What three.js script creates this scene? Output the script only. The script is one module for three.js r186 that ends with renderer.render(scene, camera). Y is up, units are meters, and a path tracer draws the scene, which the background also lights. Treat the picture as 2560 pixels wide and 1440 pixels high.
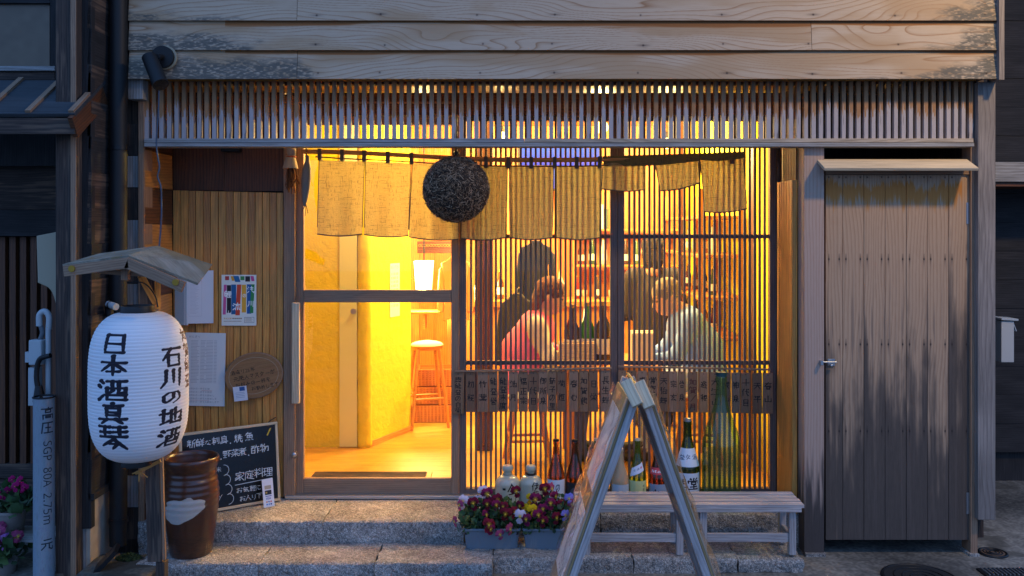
import * as THREE from 'three';
import { RoundedBoxGeometry } from 'three/addons/geometries/RoundedBoxGeometry.js';
import { mergeGeometries, mergeVertices } from 'three/addons/utils/BufferGeometryUtils.js';
import { MarchingCubes } from 'three/addons/objects/MarchingCubes.js';

// ---------------------------------------------------------------- camera, sky, light, exposure
const scene = new THREE.Scene();
const FOC = 2245, EYE = 1.68, DIST = 5, CX = 1300, CY = 570;          // focal length in photo pixels, eye height, distance to the lattice plane, principal point
const camera = new THREE.PerspectiveCamera(2 * Math.atan(720 / FOC) * 180 / Math.PI, 2560 / 1440, 0.05, 200);
camera.position.set(0, EYE, DIST);
camera.lookAt(0, EYE, 0);
camera.setViewOffset(2560, 1440, 1280 - CX, 720 - CY, 2560, 1440);     // a shifted lens: level camera, upright verticals
{ // dusk sky: deep blue overhead, paler towards the horizon
  const W = 64, H = 32, d = new Float32Array(W * H * 4);
  for (let y = 0; y < H; y++) for (let x = 0; x < W; x++) {
    const e = (y + 0.5) / H * 2 - 1, t = Math.max(0, e), g = Math.pow(1 - t, 3), i = (y * W + x) * 4, k = e < 0 ? 0.35 : 1;
    d[i] = (0.18 + 0.17 * g) * k; d[i + 1] = (0.47 + 0.13 * g) * k; d[i + 2] = (1.15 + 0.04 * g) * k; d[i + 3] = 1;
  }
  const sky = new THREE.DataTexture(d, W, H, THREE.RGBAFormat, THREE.FloatType);
  sky.mapping = THREE.EquirectangularReflectionMapping; sky.magFilter = THREE.LinearFilter; sky.needsUpdate = true;
  scene.background = sky; scene.environment = sky;
}
const sun = new THREE.DirectionalLight(0xaec4ff, 0.1);                  // the last glow of the sky over the street
sun.position.set(-1.5, 6, 7); sun.target.position.set(0, 1, 0); sun.shadow.radius = 40; scene.add(sun, sun.target);
sun.name = 'dusk_glow';
const sc = sun.shadow.camera; sc.left = -5; sc.right = 5; sc.top = 5; sc.bottom = -5; sc.near = 0.1; sc.far = 25; sun.shadow.mapSize.set(2048, 2048);
const renderer = new THREE.WebGLRenderer({ antialias: true });
renderer.toneMapping = THREE.LinearToneMapping; renderer.toneMappingExposure = 1.0; renderer.shadowMap.enabled = true;

// ---------------------------------------------------------------- helpers
const X = (px, z) => (px - CX) * (DIST - z) / FOC, Y = (py, z) => EYE - (py - CY) * (DIST - z) / FOC;   // photo pixel on the plane at depth z
let seed = 7;
const rnd = () => { seed = (seed + 0x6d2b79f5) | 0; let t = Math.imul(seed ^ (seed >>> 15), 1 | seed); t = (t + Math.imul(t ^ (t >>> 7), 61 | t)) ^ t; return ((t ^ (t >>> 14)) >>> 0) / 4294967296; };
const rr = (a, b) => a + (b - a) * rnd(), clamp = (v, a = 0, b = 1) => Math.min(b, Math.max(a, v)), sstep = (a, b, v) => { const t = clamp((v - a) / (b - a)); return t * t * (3 - 2 * t); }, mix = (a, b, t) => a + (b - a) * t;
const hash = (x, y, s) => { let h = Math.imul(x | 0, 374761393) + Math.imul(y | 0, 668265263) + Math.imul(s | 0, 1442695041); h = Math.imul(h ^ (h >>> 13), 1274126177); return ((h ^ (h >>> 16)) >>> 0) / 4294967296; };
function vn(x, y, s, px = 1e6, py = 1e6) {   // value noise with periods px, py
  const x0 = Math.floor(x), y0 = Math.floor(y), fx = x - x0, fy = y - y0, u = fx * fx * (3 - 2 * fx), v = fy * fy * (3 - 2 * fy), m = (a, p) => ((a % p) + p) % p;
  const a = hash(m(x0, px), m(y0, py), s), b = hash(m(x0 + 1, px), m(y0, py), s), c = hash(m(x0, px), m(y0 + 1, py), s), d = hash(m(x0 + 1, px), m(y0 + 1, py), s);
  return mix(mix(a, b, u), mix(c, d, u), v);
}
function fbm(x, y, s, o = 4) { let r = 0, a = 0.5, f = 1; for (let i = 0; i < o; i++) { r += a * vn(x * f, y * f, s + i * 31); a *= 0.5; f *= 2.03; } return r / (1 - Math.pow(0.5, o)); }
function vn3(x, y, z, s) { const z0 = Math.floor(z), f = z - z0; return mix(vn(x, y, s + z0 * 57), vn(x, y, s + (z0 + 1) * 57), f * f * (3 - 2 * f)); }

const names = new Map();
function numbered(n) { const k = names.get(n) ?? 0; names.set(n, k + 1); return k ? n + '_' + String(k).padStart(3, '0') : n; }
const baseOf = new Map();
function thing(name, label, category, [x, y, z] = [0, 0, 0], group) {
  const o = new THREE.Group(); o.name = numbered(name); o.position.set(x, y, z); scene.add(o);
  o.userData = { label, category }; if (group) o.userData.group = group;
  baseOf.set(o, [x, y, z]); return o;
}
function sub(name, parent, label) { const o = new THREE.Group(); o.name = name; parent.add(o); baseOf.set(o, baseOf.get(parent)); if (label) o.userData.label = label; return o; }
function add(name, geo, mat, parent, x = 0, y = 0, z = 0) {      // a mesh at a world position under a thing or part
  const m = new THREE.Mesh(geo, mat); m.name = name; const b = baseOf.get(parent) ?? [0, 0, 0];
  m.position.set(x - b[0], y - b[1], z - b[2]); parent.add(m); return m;
}
function local(name, geo, mat, parent, x = 0, y = 0, z = 0) { const m = new THREE.Mesh(geo, mat); m.name = name; m.position.set(x, y, z); parent.add(m); return m; }
function struct(name, geo, mat, x = 0, y = 0, z = 0, label, category) { const m = new THREE.Mesh(geo, mat); m.name = numbered(name); m.position.set(x, y, z); scene.add(m); m.userData = { kind: 'structure', label, category }; return m; }
function one(name, geo, mat, label, category, x = 0, y = 0, z = 0, group) { const m = new THREE.Mesh(geo, mat); m.name = numbered(name); m.position.set(x, y, z); scene.add(m); m.userData = { label, category }; if (group) m.userData.group = group; return m; }

function metric(g, axis, ox = 0, oy = 0) {   // uv in metres, u along the grain axis
  const p = g.attributes.position, n = g.attributes.normal, uv = new Float32Array(p.count * 2), ax = 'xyz'.indexOf(axis);
  for (let i = 0; i < p.count; i++) {
    const c = [p.getX(i), p.getY(i), p.getZ(i)], a = [Math.abs(n.getX(i)), Math.abs(n.getY(i)), Math.abs(n.getZ(i))];
    const k = a[0] > a[1] && a[0] > a[2] ? 0 : a[1] > a[2] ? 1 : 2, o = [0, 1, 2].filter((q) => q !== k);
    const u = o.includes(ax) ? ax : o[0], v = o.find((q) => q !== u);
    uv[i * 2] = c[u] + ox; uv[i * 2 + 1] = c[v] + oy;
  }
  g.setAttribute('uv', new THREE.BufferAttribute(uv, 2)); return g;
}
const gcache = new Map();
function bg(w, h, d, bevel = 0, variant = -1) {   // box geometry, grain along its longest side, shared between alike pieces
  if (variant < 0) variant = Math.floor(rnd() * 6);
  const key = [w, h, d].map((v) => v.toFixed(4)).join() + bevel + '/' + variant;
  if (!gcache.has(key)) {
    const g = bevel ? new RoundedBoxGeometry(w, h, d, 1, Math.min(bevel, w * 0.45, h * 0.45, d * 0.45)) : new THREE.BoxGeometry(w, h, d);
    const axis = w >= h && w >= d ? 'x' : h >= d ? 'y' : 'z';
    gcache.set(key, metric(g, axis, hash(variant, 3, 9) * 2, hash(variant, 5, 4) * 0.5));
  }
  return gcache.get(key);
}
function pb(name, mat, parent, x0, x1, y0, y1, zb, zf, bevel = 0) {   // a box whose front face at zf covers the photo rectangle
  const a = X(x0, zf), b = X(x1, zf), t = Y(y0, zf), s = Y(y1, zf);
  return add(name, bg(b - a, t - s, zf - zb, bevel), mat, parent, (a + b) / 2, (t + s) / 2, (zb + zf) / 2);
}
function wb(name, mat, parent, x0, x1, y0, y1, z0, z1, bevel = 0) { return add(name, bg(x1 - x0, y1 - y0, z1 - z0, bevel), mat, parent, (x0 + x1) / 2, (y0 + y1) / 2, (z0 + z1) / 2); }
function tube(pts, r, seg = 24, rad = 8) { return new THREE.TubeGeometry(new THREE.CatmullRomCurve3(pts.map((p) => new THREE.Vector3(...p))), seg, r, rad, false); }
function lathe(pts, seg = 32) { return new THREE.LatheGeometry(pts.map((p) => new THREE.Vector2(p[0], p[1])), seg); }
function beam(a, b, w, d, twist = 0) {   // a square bar from a to b
  const va = new THREE.Vector3(...a), vb = new THREE.Vector3(...b), L = va.distanceTo(vb), g = bg(w, L, d, 0.0015).clone();
  const q = new THREE.Quaternion().setFromUnitVectors(new THREE.Vector3(0, 1, 0), vb.clone().sub(va).normalize());
  g.rotateY(twist); g.applyQuaternion(q); const c = va.add(vb).multiplyScalar(0.5); g.translate(c.x, c.y, c.z); return g;
}
function cyl(a, b, ra, rb = ra, seg = 12) { const va = new THREE.Vector3(...a), vb = new THREE.Vector3(...b), g = new THREE.CylinderGeometry(rb, ra, va.distanceTo(vb), seg); g.applyQuaternion(new THREE.Quaternion().setFromUnitVectors(new THREE.Vector3(0, 1, 0), vb.clone().sub(va).normalize())); const c = va.add(vb).multiplyScalar(0.5); g.translate(c.x, c.y, c.z); return g; }
const merge = (list) => mergeGeometries(list.map((g) => { const h = g.index ? g.toNonIndexed() : g; for (const k of Object.keys(h.attributes)) if (!['position', 'normal', 'uv', 'color'].includes(k)) h.deleteAttribute(k); return h; }));
function lump(g, amp, freq, s) {   // displaces a geometry along its normals with 3-d noise, welding shared corners first
  g.deleteAttribute('uv'); g.deleteAttribute('normal'); g = mergeVertices(g, 1e-5); g.computeVertexNormals();
  const p = g.attributes.position, n = g.attributes.normal, q = p.clone();
  for (let i = 0; i < p.count; i++) {
    const x = p.getX(i), y = p.getY(i), z = p.getZ(i), h = (vn3(x * freq, y * freq, z * freq + 40, s) - 0.5) * 1.3 + (vn3(x * freq * 2.7, y * freq * 2.7, z * freq * 2.7 + 40, s + 9) - 0.5) * 0.7;
    q.setXYZ(i, x + n.getX(i) * h * amp, y + n.getY(i) * h * amp, z + n.getZ(i) * h * amp);
  }
  g.setAttribute('position', q); g.computeVertexNormals(); return g;
}

// ---------------------------------------------------------------- textures
function dataTex(W, H, f, rep = [1, 1], srgb = true) {   // f(u, v, x, y) gives r g b in 0..255; row 0 at v = 0
  const d = new Uint8Array(W * H * 4);
  for (let y = 0; y < H; y++) for (let x = 0; x < W; x++) { const c = f((x + 0.5) / W, (y + 0.5) / H, x, y), i = (y * W + x) * 4; d[i] = clamp(c[0], 0, 255); d[i + 1] = clamp(c[1], 0, 255); d[i + 2] = clamp(c[2], 0, 255); d[i + 3] = 255; }
  const t = new THREE.DataTexture(d, W, H); t.wrapS = t.wrapT = THREE.RepeatWrapping; t.magFilter = THREE.LinearFilter; t.minFilter = THREE.LinearFilter; if (srgb) t.colorSpace = THREE.SRGBColorSpace; t.repeat.set(...rep); t.needsUpdate = true; return t;
}
function canvasTex(W, H, draw) { const c = document.createElement('canvas'); c.width = W; c.height = H; const g = c.getContext('2d'); draw(g, W, H); const t = new THREE.CanvasTexture(c); t.colorSpace = THREE.SRGBColorSpace; t.magFilter = THREE.LinearFilter; return t; }
const mixc = (a, b, t) => [mix(a[0], b[0], t), mix(a[1], b[1], t), mix(a[2], b[2], t)];
const hex = (h) => [(h >> 16) & 255, (h >> 8) & 255, h & 255];
// ring pattern of a sawn board; u along the grain (in metres), v across (in metres)
function grain(u, v, s, ringsPerM = 70, wild = 1, pu = 1e6, pv = 1e6) {
  const ph = v * ringsPerM + wild * 4.2 * vn(u * 1.5, v * 6, s, pu * 1.5, pv * 6) + wild * 1.1 * vn(u * 5, v * 18, s + 3, pu * 5, pv * 18);
  const fr = ph - Math.floor(ph), late = Math.pow(fr, 3) * (fr > 0.94 ? (1 - fr) / 0.06 : 1);
  const fib = vn(u * 40, v * 900, s + 5, pu * 40, pv * 900) * 0.6 + vn(u * 14, v * 300, s + 6, pu * 14, pv * 300) * 0.4;
  return [late, fib];
}
function woodTex(light, dark, s, rings = 70, wild = 1, patch = 0.25, patchCol = null) {   // tiles every 2 m x 0.5 m
  const L = hex(light), D = hex(dark), Pc = patchCol === null ? null : hex(patchCol);
  return dataTex(1024, 256, (u, v) => {
    const [late, fib] = grain(u * 2, v * 0.5, s, rings, wild, 2, 0.5);
    let c = mixc(L, D, clamp(late * 0.85 + (fib - 0.5) * 0.55 + 0.1));
    const pt = vn(u * 10, v * 10, s + 11, 10, 10) * 0.5 + vn(u * 24, v * 60, s + 12, 24, 60) * 0.5, k = 1 + (pt - 0.5) * patch;
    if (Pc) c = mixc(c, Pc, sstep(0.55, 0.72, pt) * 0.7);
    return [c[0] * k, c[1] * k, c[2] * k];
  }, [0.5, 2]);
}
function std(o) { return new THREE.MeshStandardMaterial(o); }
function phys(o) { return new THREE.MeshPhysicalMaterial(o); }
function woodMat(t, rough = 0.8, bump = 0.0012) { return std({ map: t, bumpMap: t, bumpScale: bump, roughness: rough }); }
const M = {};
M.grey = woodMat(woodTex(0xb0a08c, 0x857360, 11, 45, 1.2, 0.25));
M.greyB = woodMat(woodTex(0x9a9896, 0x6d6660, 12, 60, 0.7, 0.3));
M.bench = woodMat(woodTex(0xb2acaa, 0x8a8280, 13, 70, 0.7, 0.35), 0.85);
M.dark = woodMat(woodTex(0x4a3d36, 0x2a211d, 14, 80, 0.8, 0.6, 0x5e4c3e), 0.85);
M.black = woodMat(woodTex(0x2c2a2b, 0x191717, 15, 80, 0.8, 0.7), 0.85);
M.mid = woodMat(woodTex(0x8c827a, 0x6c625c, 26, 45, 0.9, 0.3));
M.frame = woodMat(woodTex(0x9c7c62, 0x745844, 16, 90, 0.6, 0.2), 0.7);
M.lattice = woodMat(woodTex(0x6e5a52, 0x4a3a36, 17, 90, 0.5, 0.3), 0.75);
M.honey = woodMat(woodTex(0xd89a4c, 0xb47234, 18, 60, 0.9, 0.25), 0.5);
M.honeyB = woodMat(woodTex(0xc88a46, 0xa2642e, 19, 60, 0.9, 0.25), 0.5);
M.brown = woodMat(woodTex(0x6a3f22, 0x3f2212, 20, 60, 0.8, 0.3), 0.6);
M.pale = woodMat(woodTex(0xd6c2a0, 0xb09678, 21, 60, 0.8, 0.2), 0.65);
M.orange = woodMat(woodTex(0xce8c3e, 0xa46222, 22, 60, 0.7, 0.15), 0.45);
M.floor = woodMat(woodTex(0xc89e42, 0x9c7428, 23, 60, 0.8, 0.2), 0.38, 0.0005);
M.plaster = std({ map: dataTex(512, 512, (u, v) => { const n = vn(u * 8, v * 8, 5, 8, 8) * 0.5 + vn(u * 40, v * 40, 6, 40, 40) * 0.3 + vn(u * 160, v * 160, 7, 160, 160) * 0.2; return mixc([212, 194, 28], [222, 206, 44], n); }, [0.5, 0.5]), bumpMap: dataTex(512, 512, (u, v) => { const n = vn(u * 60, v * 60, 6, 60, 60) * 160 + vn(u * 200, v * 200, 7, 200, 200) * 90; return [n, n, n]; }, [0.5, 0.5], false), bumpScale: 0.004, roughness: 0.95 });
M.render = std({ map: dataTex(256, 256, (u, v) => { const n = vn(u * 8, v * 8, 5, 8, 8) * 20 + vn(u * 60, v * 60, 6, 60, 60) * 18; return [150 + n, 138 + n, 122 + n]; }, [0.5, 0.5]), roughness: 0.95 });
M.granite = (() => {
  const t = dataTex(1024, 1024, (u, v) => { const a = vn(u * 260, v * 260, 41, 260, 260), b = vn(u * 90, v * 90, 42, 90, 90), c = vn(u * 6, v * 6, 43, 6, 6), d = vn(u * 20, v * 20, 44, 20, 20); let k = 146 + (a - 0.5) * 88 + (b - 0.5) * 46 + (c - 0.5) * 34 + (d - 0.5) * 24; if (hash(Math.floor(u * 500), Math.floor(v * 500), 8) > 0.93) k -= 48; return [k * 1.0, k * 0.97, k * 0.93]; }, [1.2, 1.2]);
  const b = dataTex(1024, 1024, (u, v) => { const k = vn(u * 70, v * 70, 51, 70, 70) * 130 + vn(u * 200, v * 200, 52, 200, 200) * 120; return [k, k, k]; }, [1.2, 1.2], false);
  return std({ map: t, bumpMap: b, bumpScale: 0.006, roughness: 0.9 });
})();
M.concrete = (() => {
  const f = (u, v) => { const a = vn(u * 200, v * 200, 61, 200, 200), b = vn(u * 40, v * 40, 62, 40, 40), c = vn(u * 5, v * 5, 63, 5, 5), d = vn(u * 12, v * 12, 64, 12, 12), k = 96 + (a - 0.5) * 40 + (b - 0.5) * 26 + (c - 0.5) * 60, st = sstep(0.6, 0.75, d * 0.6 + b * 0.4); return mixc([k, k * 0.98, k * 0.92], [58, 56, 50], st * 0.6); };
  const t = dataTex(1024, 1024, f, [0.4, 0.4]); return std({ map: t, bumpMap: t, bumpScale: 0.004, roughness: 0.92 });
})();
M.steel = std({ color: 0xb8bcc0, metalness: 0.9, roughness: 0.35 });
M.darkMetal = std({ color: 0x14161a, metalness: 0.3, roughness: 0.45 });
M.blackPlastic = std({ color: 0x0c0d10, roughness: 0.6 });
M.pvc = std({ color: 0xaeb4b6, roughness: 0.45 });
M.paper = std({ color: 0xd8d8d4, roughness: 0.85, side: THREE.DoubleSide });
M.brass = std({ color: 0xb08a3a, metalness: 0.85, roughness: 0.35 });
M.glass = phys({ color: 0xffffff, transmission: 1, thickness: 0, roughness: 0.02, ior: 1.45 });
// ---------------------------------------------------------------- brush lettering: each character as strokes on a 10 x 10 grid (points as digit pairs x y)
const GLYPH = {
  米: '5059 2132 8172 0494 5408 5498', ど: '2144 7138 381839 8081', ぎ: '2181 1383 3075 35183979 8090', 土: '2383 5158 0898',
  日: '2129 218189 2585 2989', 本: '1393 5059 5317 5397 3777', 酒: '1122 0314 0927 3191 3439 349499 3999 5155 5546 7176 7686 3797',
  真: '5052 2181 3236 327276 3474 3575 0797 3719 6789', 琴: '0040 0242 0444 2024 5090 5292 5494 7074 5508 5599 3767 6749',
  石: '1191 4116 3439 348489 3989', 川: '212609 5157 8189', の: '5255372817161331517183866859', 地: '0333 1118 0837 44939686 6167 42488898 9896',
  加: '034347 4737 2125 2509 5358 539398 5898', 賀: '013134 1004 5154 519194 5494 2528 257578 2676 2777 2878 3819 6889', 能: '2003 0333 1419 144449 1646 1747 606494 8262 656999 9767',
  登: '1141 4105 6195 8172 2575 3638 367678 3878 1999', 奥: '5041 1116 119196 5155 2383 4325 6385 0797 5709 5799', 白: '5042 2229 228289 2585 2989',
  菊: '0191 3032 6062 2305 239398 9888 5358 3575 5537 5577', 初: '2031 1242 4208 2329 2435 5191 919888 7159', 桜: '0333 2029 2307 2346 5162 7172 9183 4595 6458 5899 8549',
  竹: '2004 1242 2229 6054 6292 7278 7867', 葉: '0191 3032 6062 1393 3335 7375 3575 5355 0797 5659 5709 5799', 誉: '2012 5052 8072 0393 3305 6395 2555 2666 2729 277779 2979',
  末: '0292 1484 5059 5407 5497', 廣: '5051 1191 1116 1609 3383 4244 7274 3537 357577 3676 3777 4829 6889', 池: '1021 0213 0827 44939686 6067 41488898 9896', 月: '2125 2509 217179 7968 2373 2575',
  福: '1021 0232 3205 2329 2435 4191 5254 528284 5484 4649 469699 4999 4797 6669', 正: '1191 5159 5585 2529 0999', 宗: '5051 1113 119193 2373 1595 5559 3718 6798', 十: '0595 5059',
  代: '2003 1219 4394 6066 6689 8998 8091', 目: '2129 218189 2484 2686 2989', 御: '2003 2205 1419 4132 3262 3464 5158 3858 7179 719196 9686', 所: '0141 1316 134346 1646 1609 9062 6265 6559 6494 8489',
  泉: '5041 2125 217175 2373 2575 5559 5948 1636 3609 5699 8566', 獅: '2003 2128 2818 2405 4132 3438 343848 5191 7159 5458 549498', 子: '2181 8154 5458 5847 0595', 里: '2125 218185 2383 2585 5159 1787 0999',
  姫: '2015 1539 4109 0343 5159 5191 5999 538386 5686 7173 7679', 春: '1191 1383 0595 5005 5597 3639 367679 3878 3979', 心: '1417 323849797877 5254 8396', 鶴: '0242 3005 1419 1444 1646 1949 2429 6051 5157 519154 5393 5595 579798 9888',
  栄: '2022 5051 8072 0305 039395 5459 1696 5609 5699', 長: '3036 3080 3272 3474 0696 2629 2948 5699', 生: '2004 1282 5059 2585 0999', 舞: '2003 1191 0494 2124 4144 6164 8184 1535 2508 1747 6595 5777 7579',
  夢: '0191 3032 6062 2325 238385 2585 4345 6365 0607 069697 4718 4777 7709', 醸: '0141 0349 034349 0949 0646 1114 3114 5191 5393 5595 6367 8387 6758 5799', 萬: '0191 3032 6062 2326 238386 2484 2686 1719 179799 5358 4778', 楽: '2012 4143 416163 4363 4262 8172 1424 8474 0696 5459 5609 5699',
  千: '8021 0494 5159', 手: '8021 1282 0595 5058 5847', 取: '0151 1118 4148 1343 1545 0848 5293 9259 5598', 常: '5052 2031 8071 0204 029294 3335 337375 3575 2629 267678 5459', き: '2181 1383 3075 35183979', げ: '1118 4292 7177 7759 8081 9091',
  ん: '51093565588996', 天: '1181 0494 5154 5409 5499', 狗: '2004 1023 2328 2819 6042 439398 9888 4548 457578 4878', 玄: '5051 0292 5224 2464 6418 1888 6799', 谷: '3013 6083 5204 5294 3639 367679 3979',
  ノ: '8119', 遊: '1122 0424 2407 0799 4041 3262 3238 5446 6092 6395 8589 5686', 穂: '3001 0343 2029 2406 2446 5191 7155 5255 529295 5595 5373 5658 5888 7677', 大: '0393 5053 5309 5399', 江: '1021 0213 0827 4191 6168 3898', 山: '5058 1418 1898 9893',
  神: '1021 0232 3205 2329 2435 4147 419197 4797 4494 6069', 平: '1181 2233 7263 0595 5159', 成: '1292 1216 1609 1444 4447 6066 6699 8476 8091', 新: '2021 0141 1213 3223 0343 0545 2339 2507 2546 9062 6265 6559 6494 8489',
  鮮: '2002 1131 0306 034346 0646 0444 0708 1718 2728 3748 5062 9072 5393 5595 4797 7279', な: '0252 3107 7192 6568483757788998', 刺: '0252 2029 1416 144446 1646 2607 2647 6166 8188 8878', 身: '5041 2127 217179 7968 2373 2575 0797 7709',
  焼: '1114 3214 2025 2508 2539 4181 6064 4393 5254 7274 4595 5548 7578 7899 9997', 魚: '3003 1171 7152 2326 238386 2686 2484 5356 1809 3839 5859 7899', 揚: '0333 2028 2818 0725 5154 519194 5494 5292 4595 5639 5696 9698 9888 6647', も: '414758798886 1363 1565',
  野: '0104 014144 0444 0242 2128 0646 0949 5191 9163 6374 4595 7578 7867', 菜: '0191 3032 6062 8243 1424 4454 7475 0696 5559 5609 5699', 煮: '1181 4045 0393 9007 3437 347477 3575 3777 1809 3839 5859 7899', 酢: '0141 0309 034349 0949 1114 3114 0646 6053 5292 7279 7595 7797',
  物: '1003 1242 2029 0726 5042 439398 9888 5437 7349', 家: '5051 1113 119193 2363 5306 4458 5848 5507 5608 8465 5599', 庭: '5051 1191 1109 2343 4327 2799 8353 5595 6367 5787', 料: '0112 4132 2029 0444 2507 2546 5061 5263 4695 8089',
  理: '0131 0434 0837 1117 4145 419195 4393 4595 6169 4797 3999', お: '0252 2128 281807256585867867 7192', 気: '2003 1282 1464 0575 757899 9997 2658 5618', 軽: '0141 1316 134346 1646 1444 2029 0848 5191 9154 5394 5686 7579 5999',
  に: '1119 4282 455898', 入: '4051 5109 5499', り: '2125 2535 7176 7659', 下: '0191 4149 5374', さ: '1282 4175 35183979', い: '1117 172827 7176', 造: '1122 0424 2407 0799 5042 4292 6065 3595 4648 468688 4888', 年: '2004 1282 2464 0696 5259 2326',
  元: '2181 0494 3436 3609 6468 688999 9997', 蔵: '0191 3032 6062 1393 1309 3537 355557 3757 6368 6899 9997 9474', 人: '5154 5409 5499', マ: '2181 8155 3568', ス: '2171 7119 5589', タ: '4014 328219 3557', ー: '1595', が: '025258 5838 3008 7184 8091',
  好: '2015 1539 3109 0343 5191 9173 7378 7868 4595', み: '2151 510806152595 7339', 一: '0595', 杯: '0333 2029 2307 2346 4191 7146 7179 7496', を: '1171 4015 1545 4557 8344 44474989', 勧: '2003 1151 1319 1343 1545 1747 1949 3139 539398 9887 7074 7449',
  め: '2158 7129 290504245383858879', し: '212727497985', ま: '1181 1383 5058 583817275889', す: '0191 505739 5434334455', 浅: '1122 0314 0927 4282 4484 6066 6699 9997', 鯉: '2002 1131 0306 034346 0646 0444 0718 2728 3748 5155 519195 5393 5595 7179 5797 4999',
  流: '1122 0314 0927 6061 3292 6244 4484 4639 6669 8688 8899', 伊: '3004 1319 4181 8186 4686 3393 6166 6639', 藤: '0191 3032 6062 1319 134348 1545 1747 6374 9384 5595 5797 7359 7789', 圧: '1191 1109 5258 3575 2999', 高: '5051 0191 3234 327274 3474 1619 169699 3738 377778 3878', 堂: '5052 2031 8071 0204 029294 3335 337375 3575 5559 2787 0999', 益: '2132 7162 0393 3305 6395 2628 267678 4648 6668 0999', 々: '3015 2272 7228 3577',
};
// one character, brush-like: thick start, lifted end
function glyph(g, ch, x, y, s, o = {}) {
  const st = GLYPH[ch]; if (!st) { if (ch !== ' ') { g.font = `${Math.round(s)}px sans-serif`; g.textAlign = 'left'; g.textBaseline = 'top'; g.fillText(ch, x + s * 0.2, y); } return; }
  const w = (o.w ?? 0.1) * s, taper = o.taper ?? 0, k = s / 10;
  for (const str of st.split(' ')) {
    const p = []; for (let i = 0; i + 1 < str.length; i += 2) p.push([x + (+str[i] + 0.5) * k + (rnd() - 0.5) * k * 0.3, y + (+str[i + 1] + 0.5) * k + (rnd() - 0.5) * k * 0.3 - (o.slant ?? 0) * (+str[i] - 4.5) * k]);
    if (!taper) { g.lineWidth = w; g.lineCap = 'round'; g.lineJoin = 'round'; g.beginPath(); p.forEach((q, i) => (i ? g.lineTo(...q) : g.moveTo(...q))); g.stroke(); continue; }
    let len = 0; for (let i = 1; i < p.length; i++) len += Math.hypot(p[i][0] - p[i - 1][0], p[i][1] - p[i - 1][1]);
    let d = 0;
    for (let i = 1; i < p.length; i++) {
      const L = Math.hypot(p[i][0] - p[i - 1][0], p[i][1] - p[i - 1][1]), n = Math.max(2, Math.ceil(L / 1.2)), horiz = Math.abs(p[i][0] - p[i - 1][0]) > Math.abs(p[i][1] - p[i - 1][1]) * 2.5;
      for (let j = 0; j <= n; j++) { const t = (d + L * j / n) / len, r = w * 0.5 * (horiz ? 0.72 : 1) * (1 + 0.25 * Math.exp(-t * 14) + (horiz ? 0.5 : -0.45) * taper * Math.pow(t, 4)); g.beginPath(); g.ellipse(mix(p[i - 1][0], p[i][0], j / n), mix(p[i - 1][1], p[i][1], j / n), r * 1.1, r * 0.9, -0.6, 0, 7); g.fill(); }
      d += L;
    }
  }
}
function column(g, str, x, y, s, pitch, o) { [...str].forEach((c, i) => glyph(g, c, x, y + i * pitch, s, o)); }
function line(g, str, x, y, s, pitch, o = {}) { [...str].forEach((c, i) => glyph(g, c, x + i * pitch, y - i * pitch * (o.slant ?? 0), s, o)); }
const ink = (g, c) => { g.fillStyle = c; g.strokeStyle = c; };
// ---------------------------------------------------------------- ground, steps
const FZ = 0.40, FL = 0.19, STO = 0.182, LOW = 0.076;     // front frame plane, interior floor, upper stone level, lower stone level
{
  const g = new THREE.PlaneGeometry(60, 60, 1, 1); g.rotateX(-Math.PI / 2); metric(g, 'x'); struct('street', g, M.concrete, 0, 0, 0, 'grey concrete street in front of the shop', 'street');
}
function stone(name, parent, x0, x1, y0, y1, z0, z1, s, amp = 0.009) {
  const w = x1 - x0, h = y1 - y0, d = z1 - z0, seg = (v) => Math.max(2, Math.min(60, Math.round(v / 0.018)));
  let g = new RoundedBoxGeometry(w, h, d, 1, 0.006); g = new THREE.BoxGeometry(w, h, d, seg(w), seg(h), seg(d));
  const p0 = g.attributes.position; for (let i = 0; i < p0.count; i++) { const k = p0.getZ(i) > d / 2 - 1e-4 && p0.getY(i) > h / 2 - 1e-4 ? 0.006 : 0; p0.setY(i, p0.getY(i) - k); p0.setZ(i, p0.getZ(i) - k); }
  g = lump(g, amp, 24, s);
  const p = g.attributes.position, n = g.attributes.normal;                    // split front is rough, top is dressed flat
  for (let i = 0; i < p.count; i++) if (p.getY(i) > h / 2 - 0.02 && n.getY(i) > 0.75) p.setY(i, mix(p.getY(i), h / 2, 0.82));
  g = g.toNonIndexed(); g.computeVertexNormals(); metric(g, 'x', s * 0.37, s * 0.21);
  g.deleteAttribute('normal'); const uv = g.attributes.uv; g.setAttribute('uv', uv); g = mergeVertices(g); g.computeVertexNormals();
  return add(name, g, M.granite, parent, (x0 + x1) / 2, (y0 + y1) / 2, (z0 + z1) / 2);
}
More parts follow.
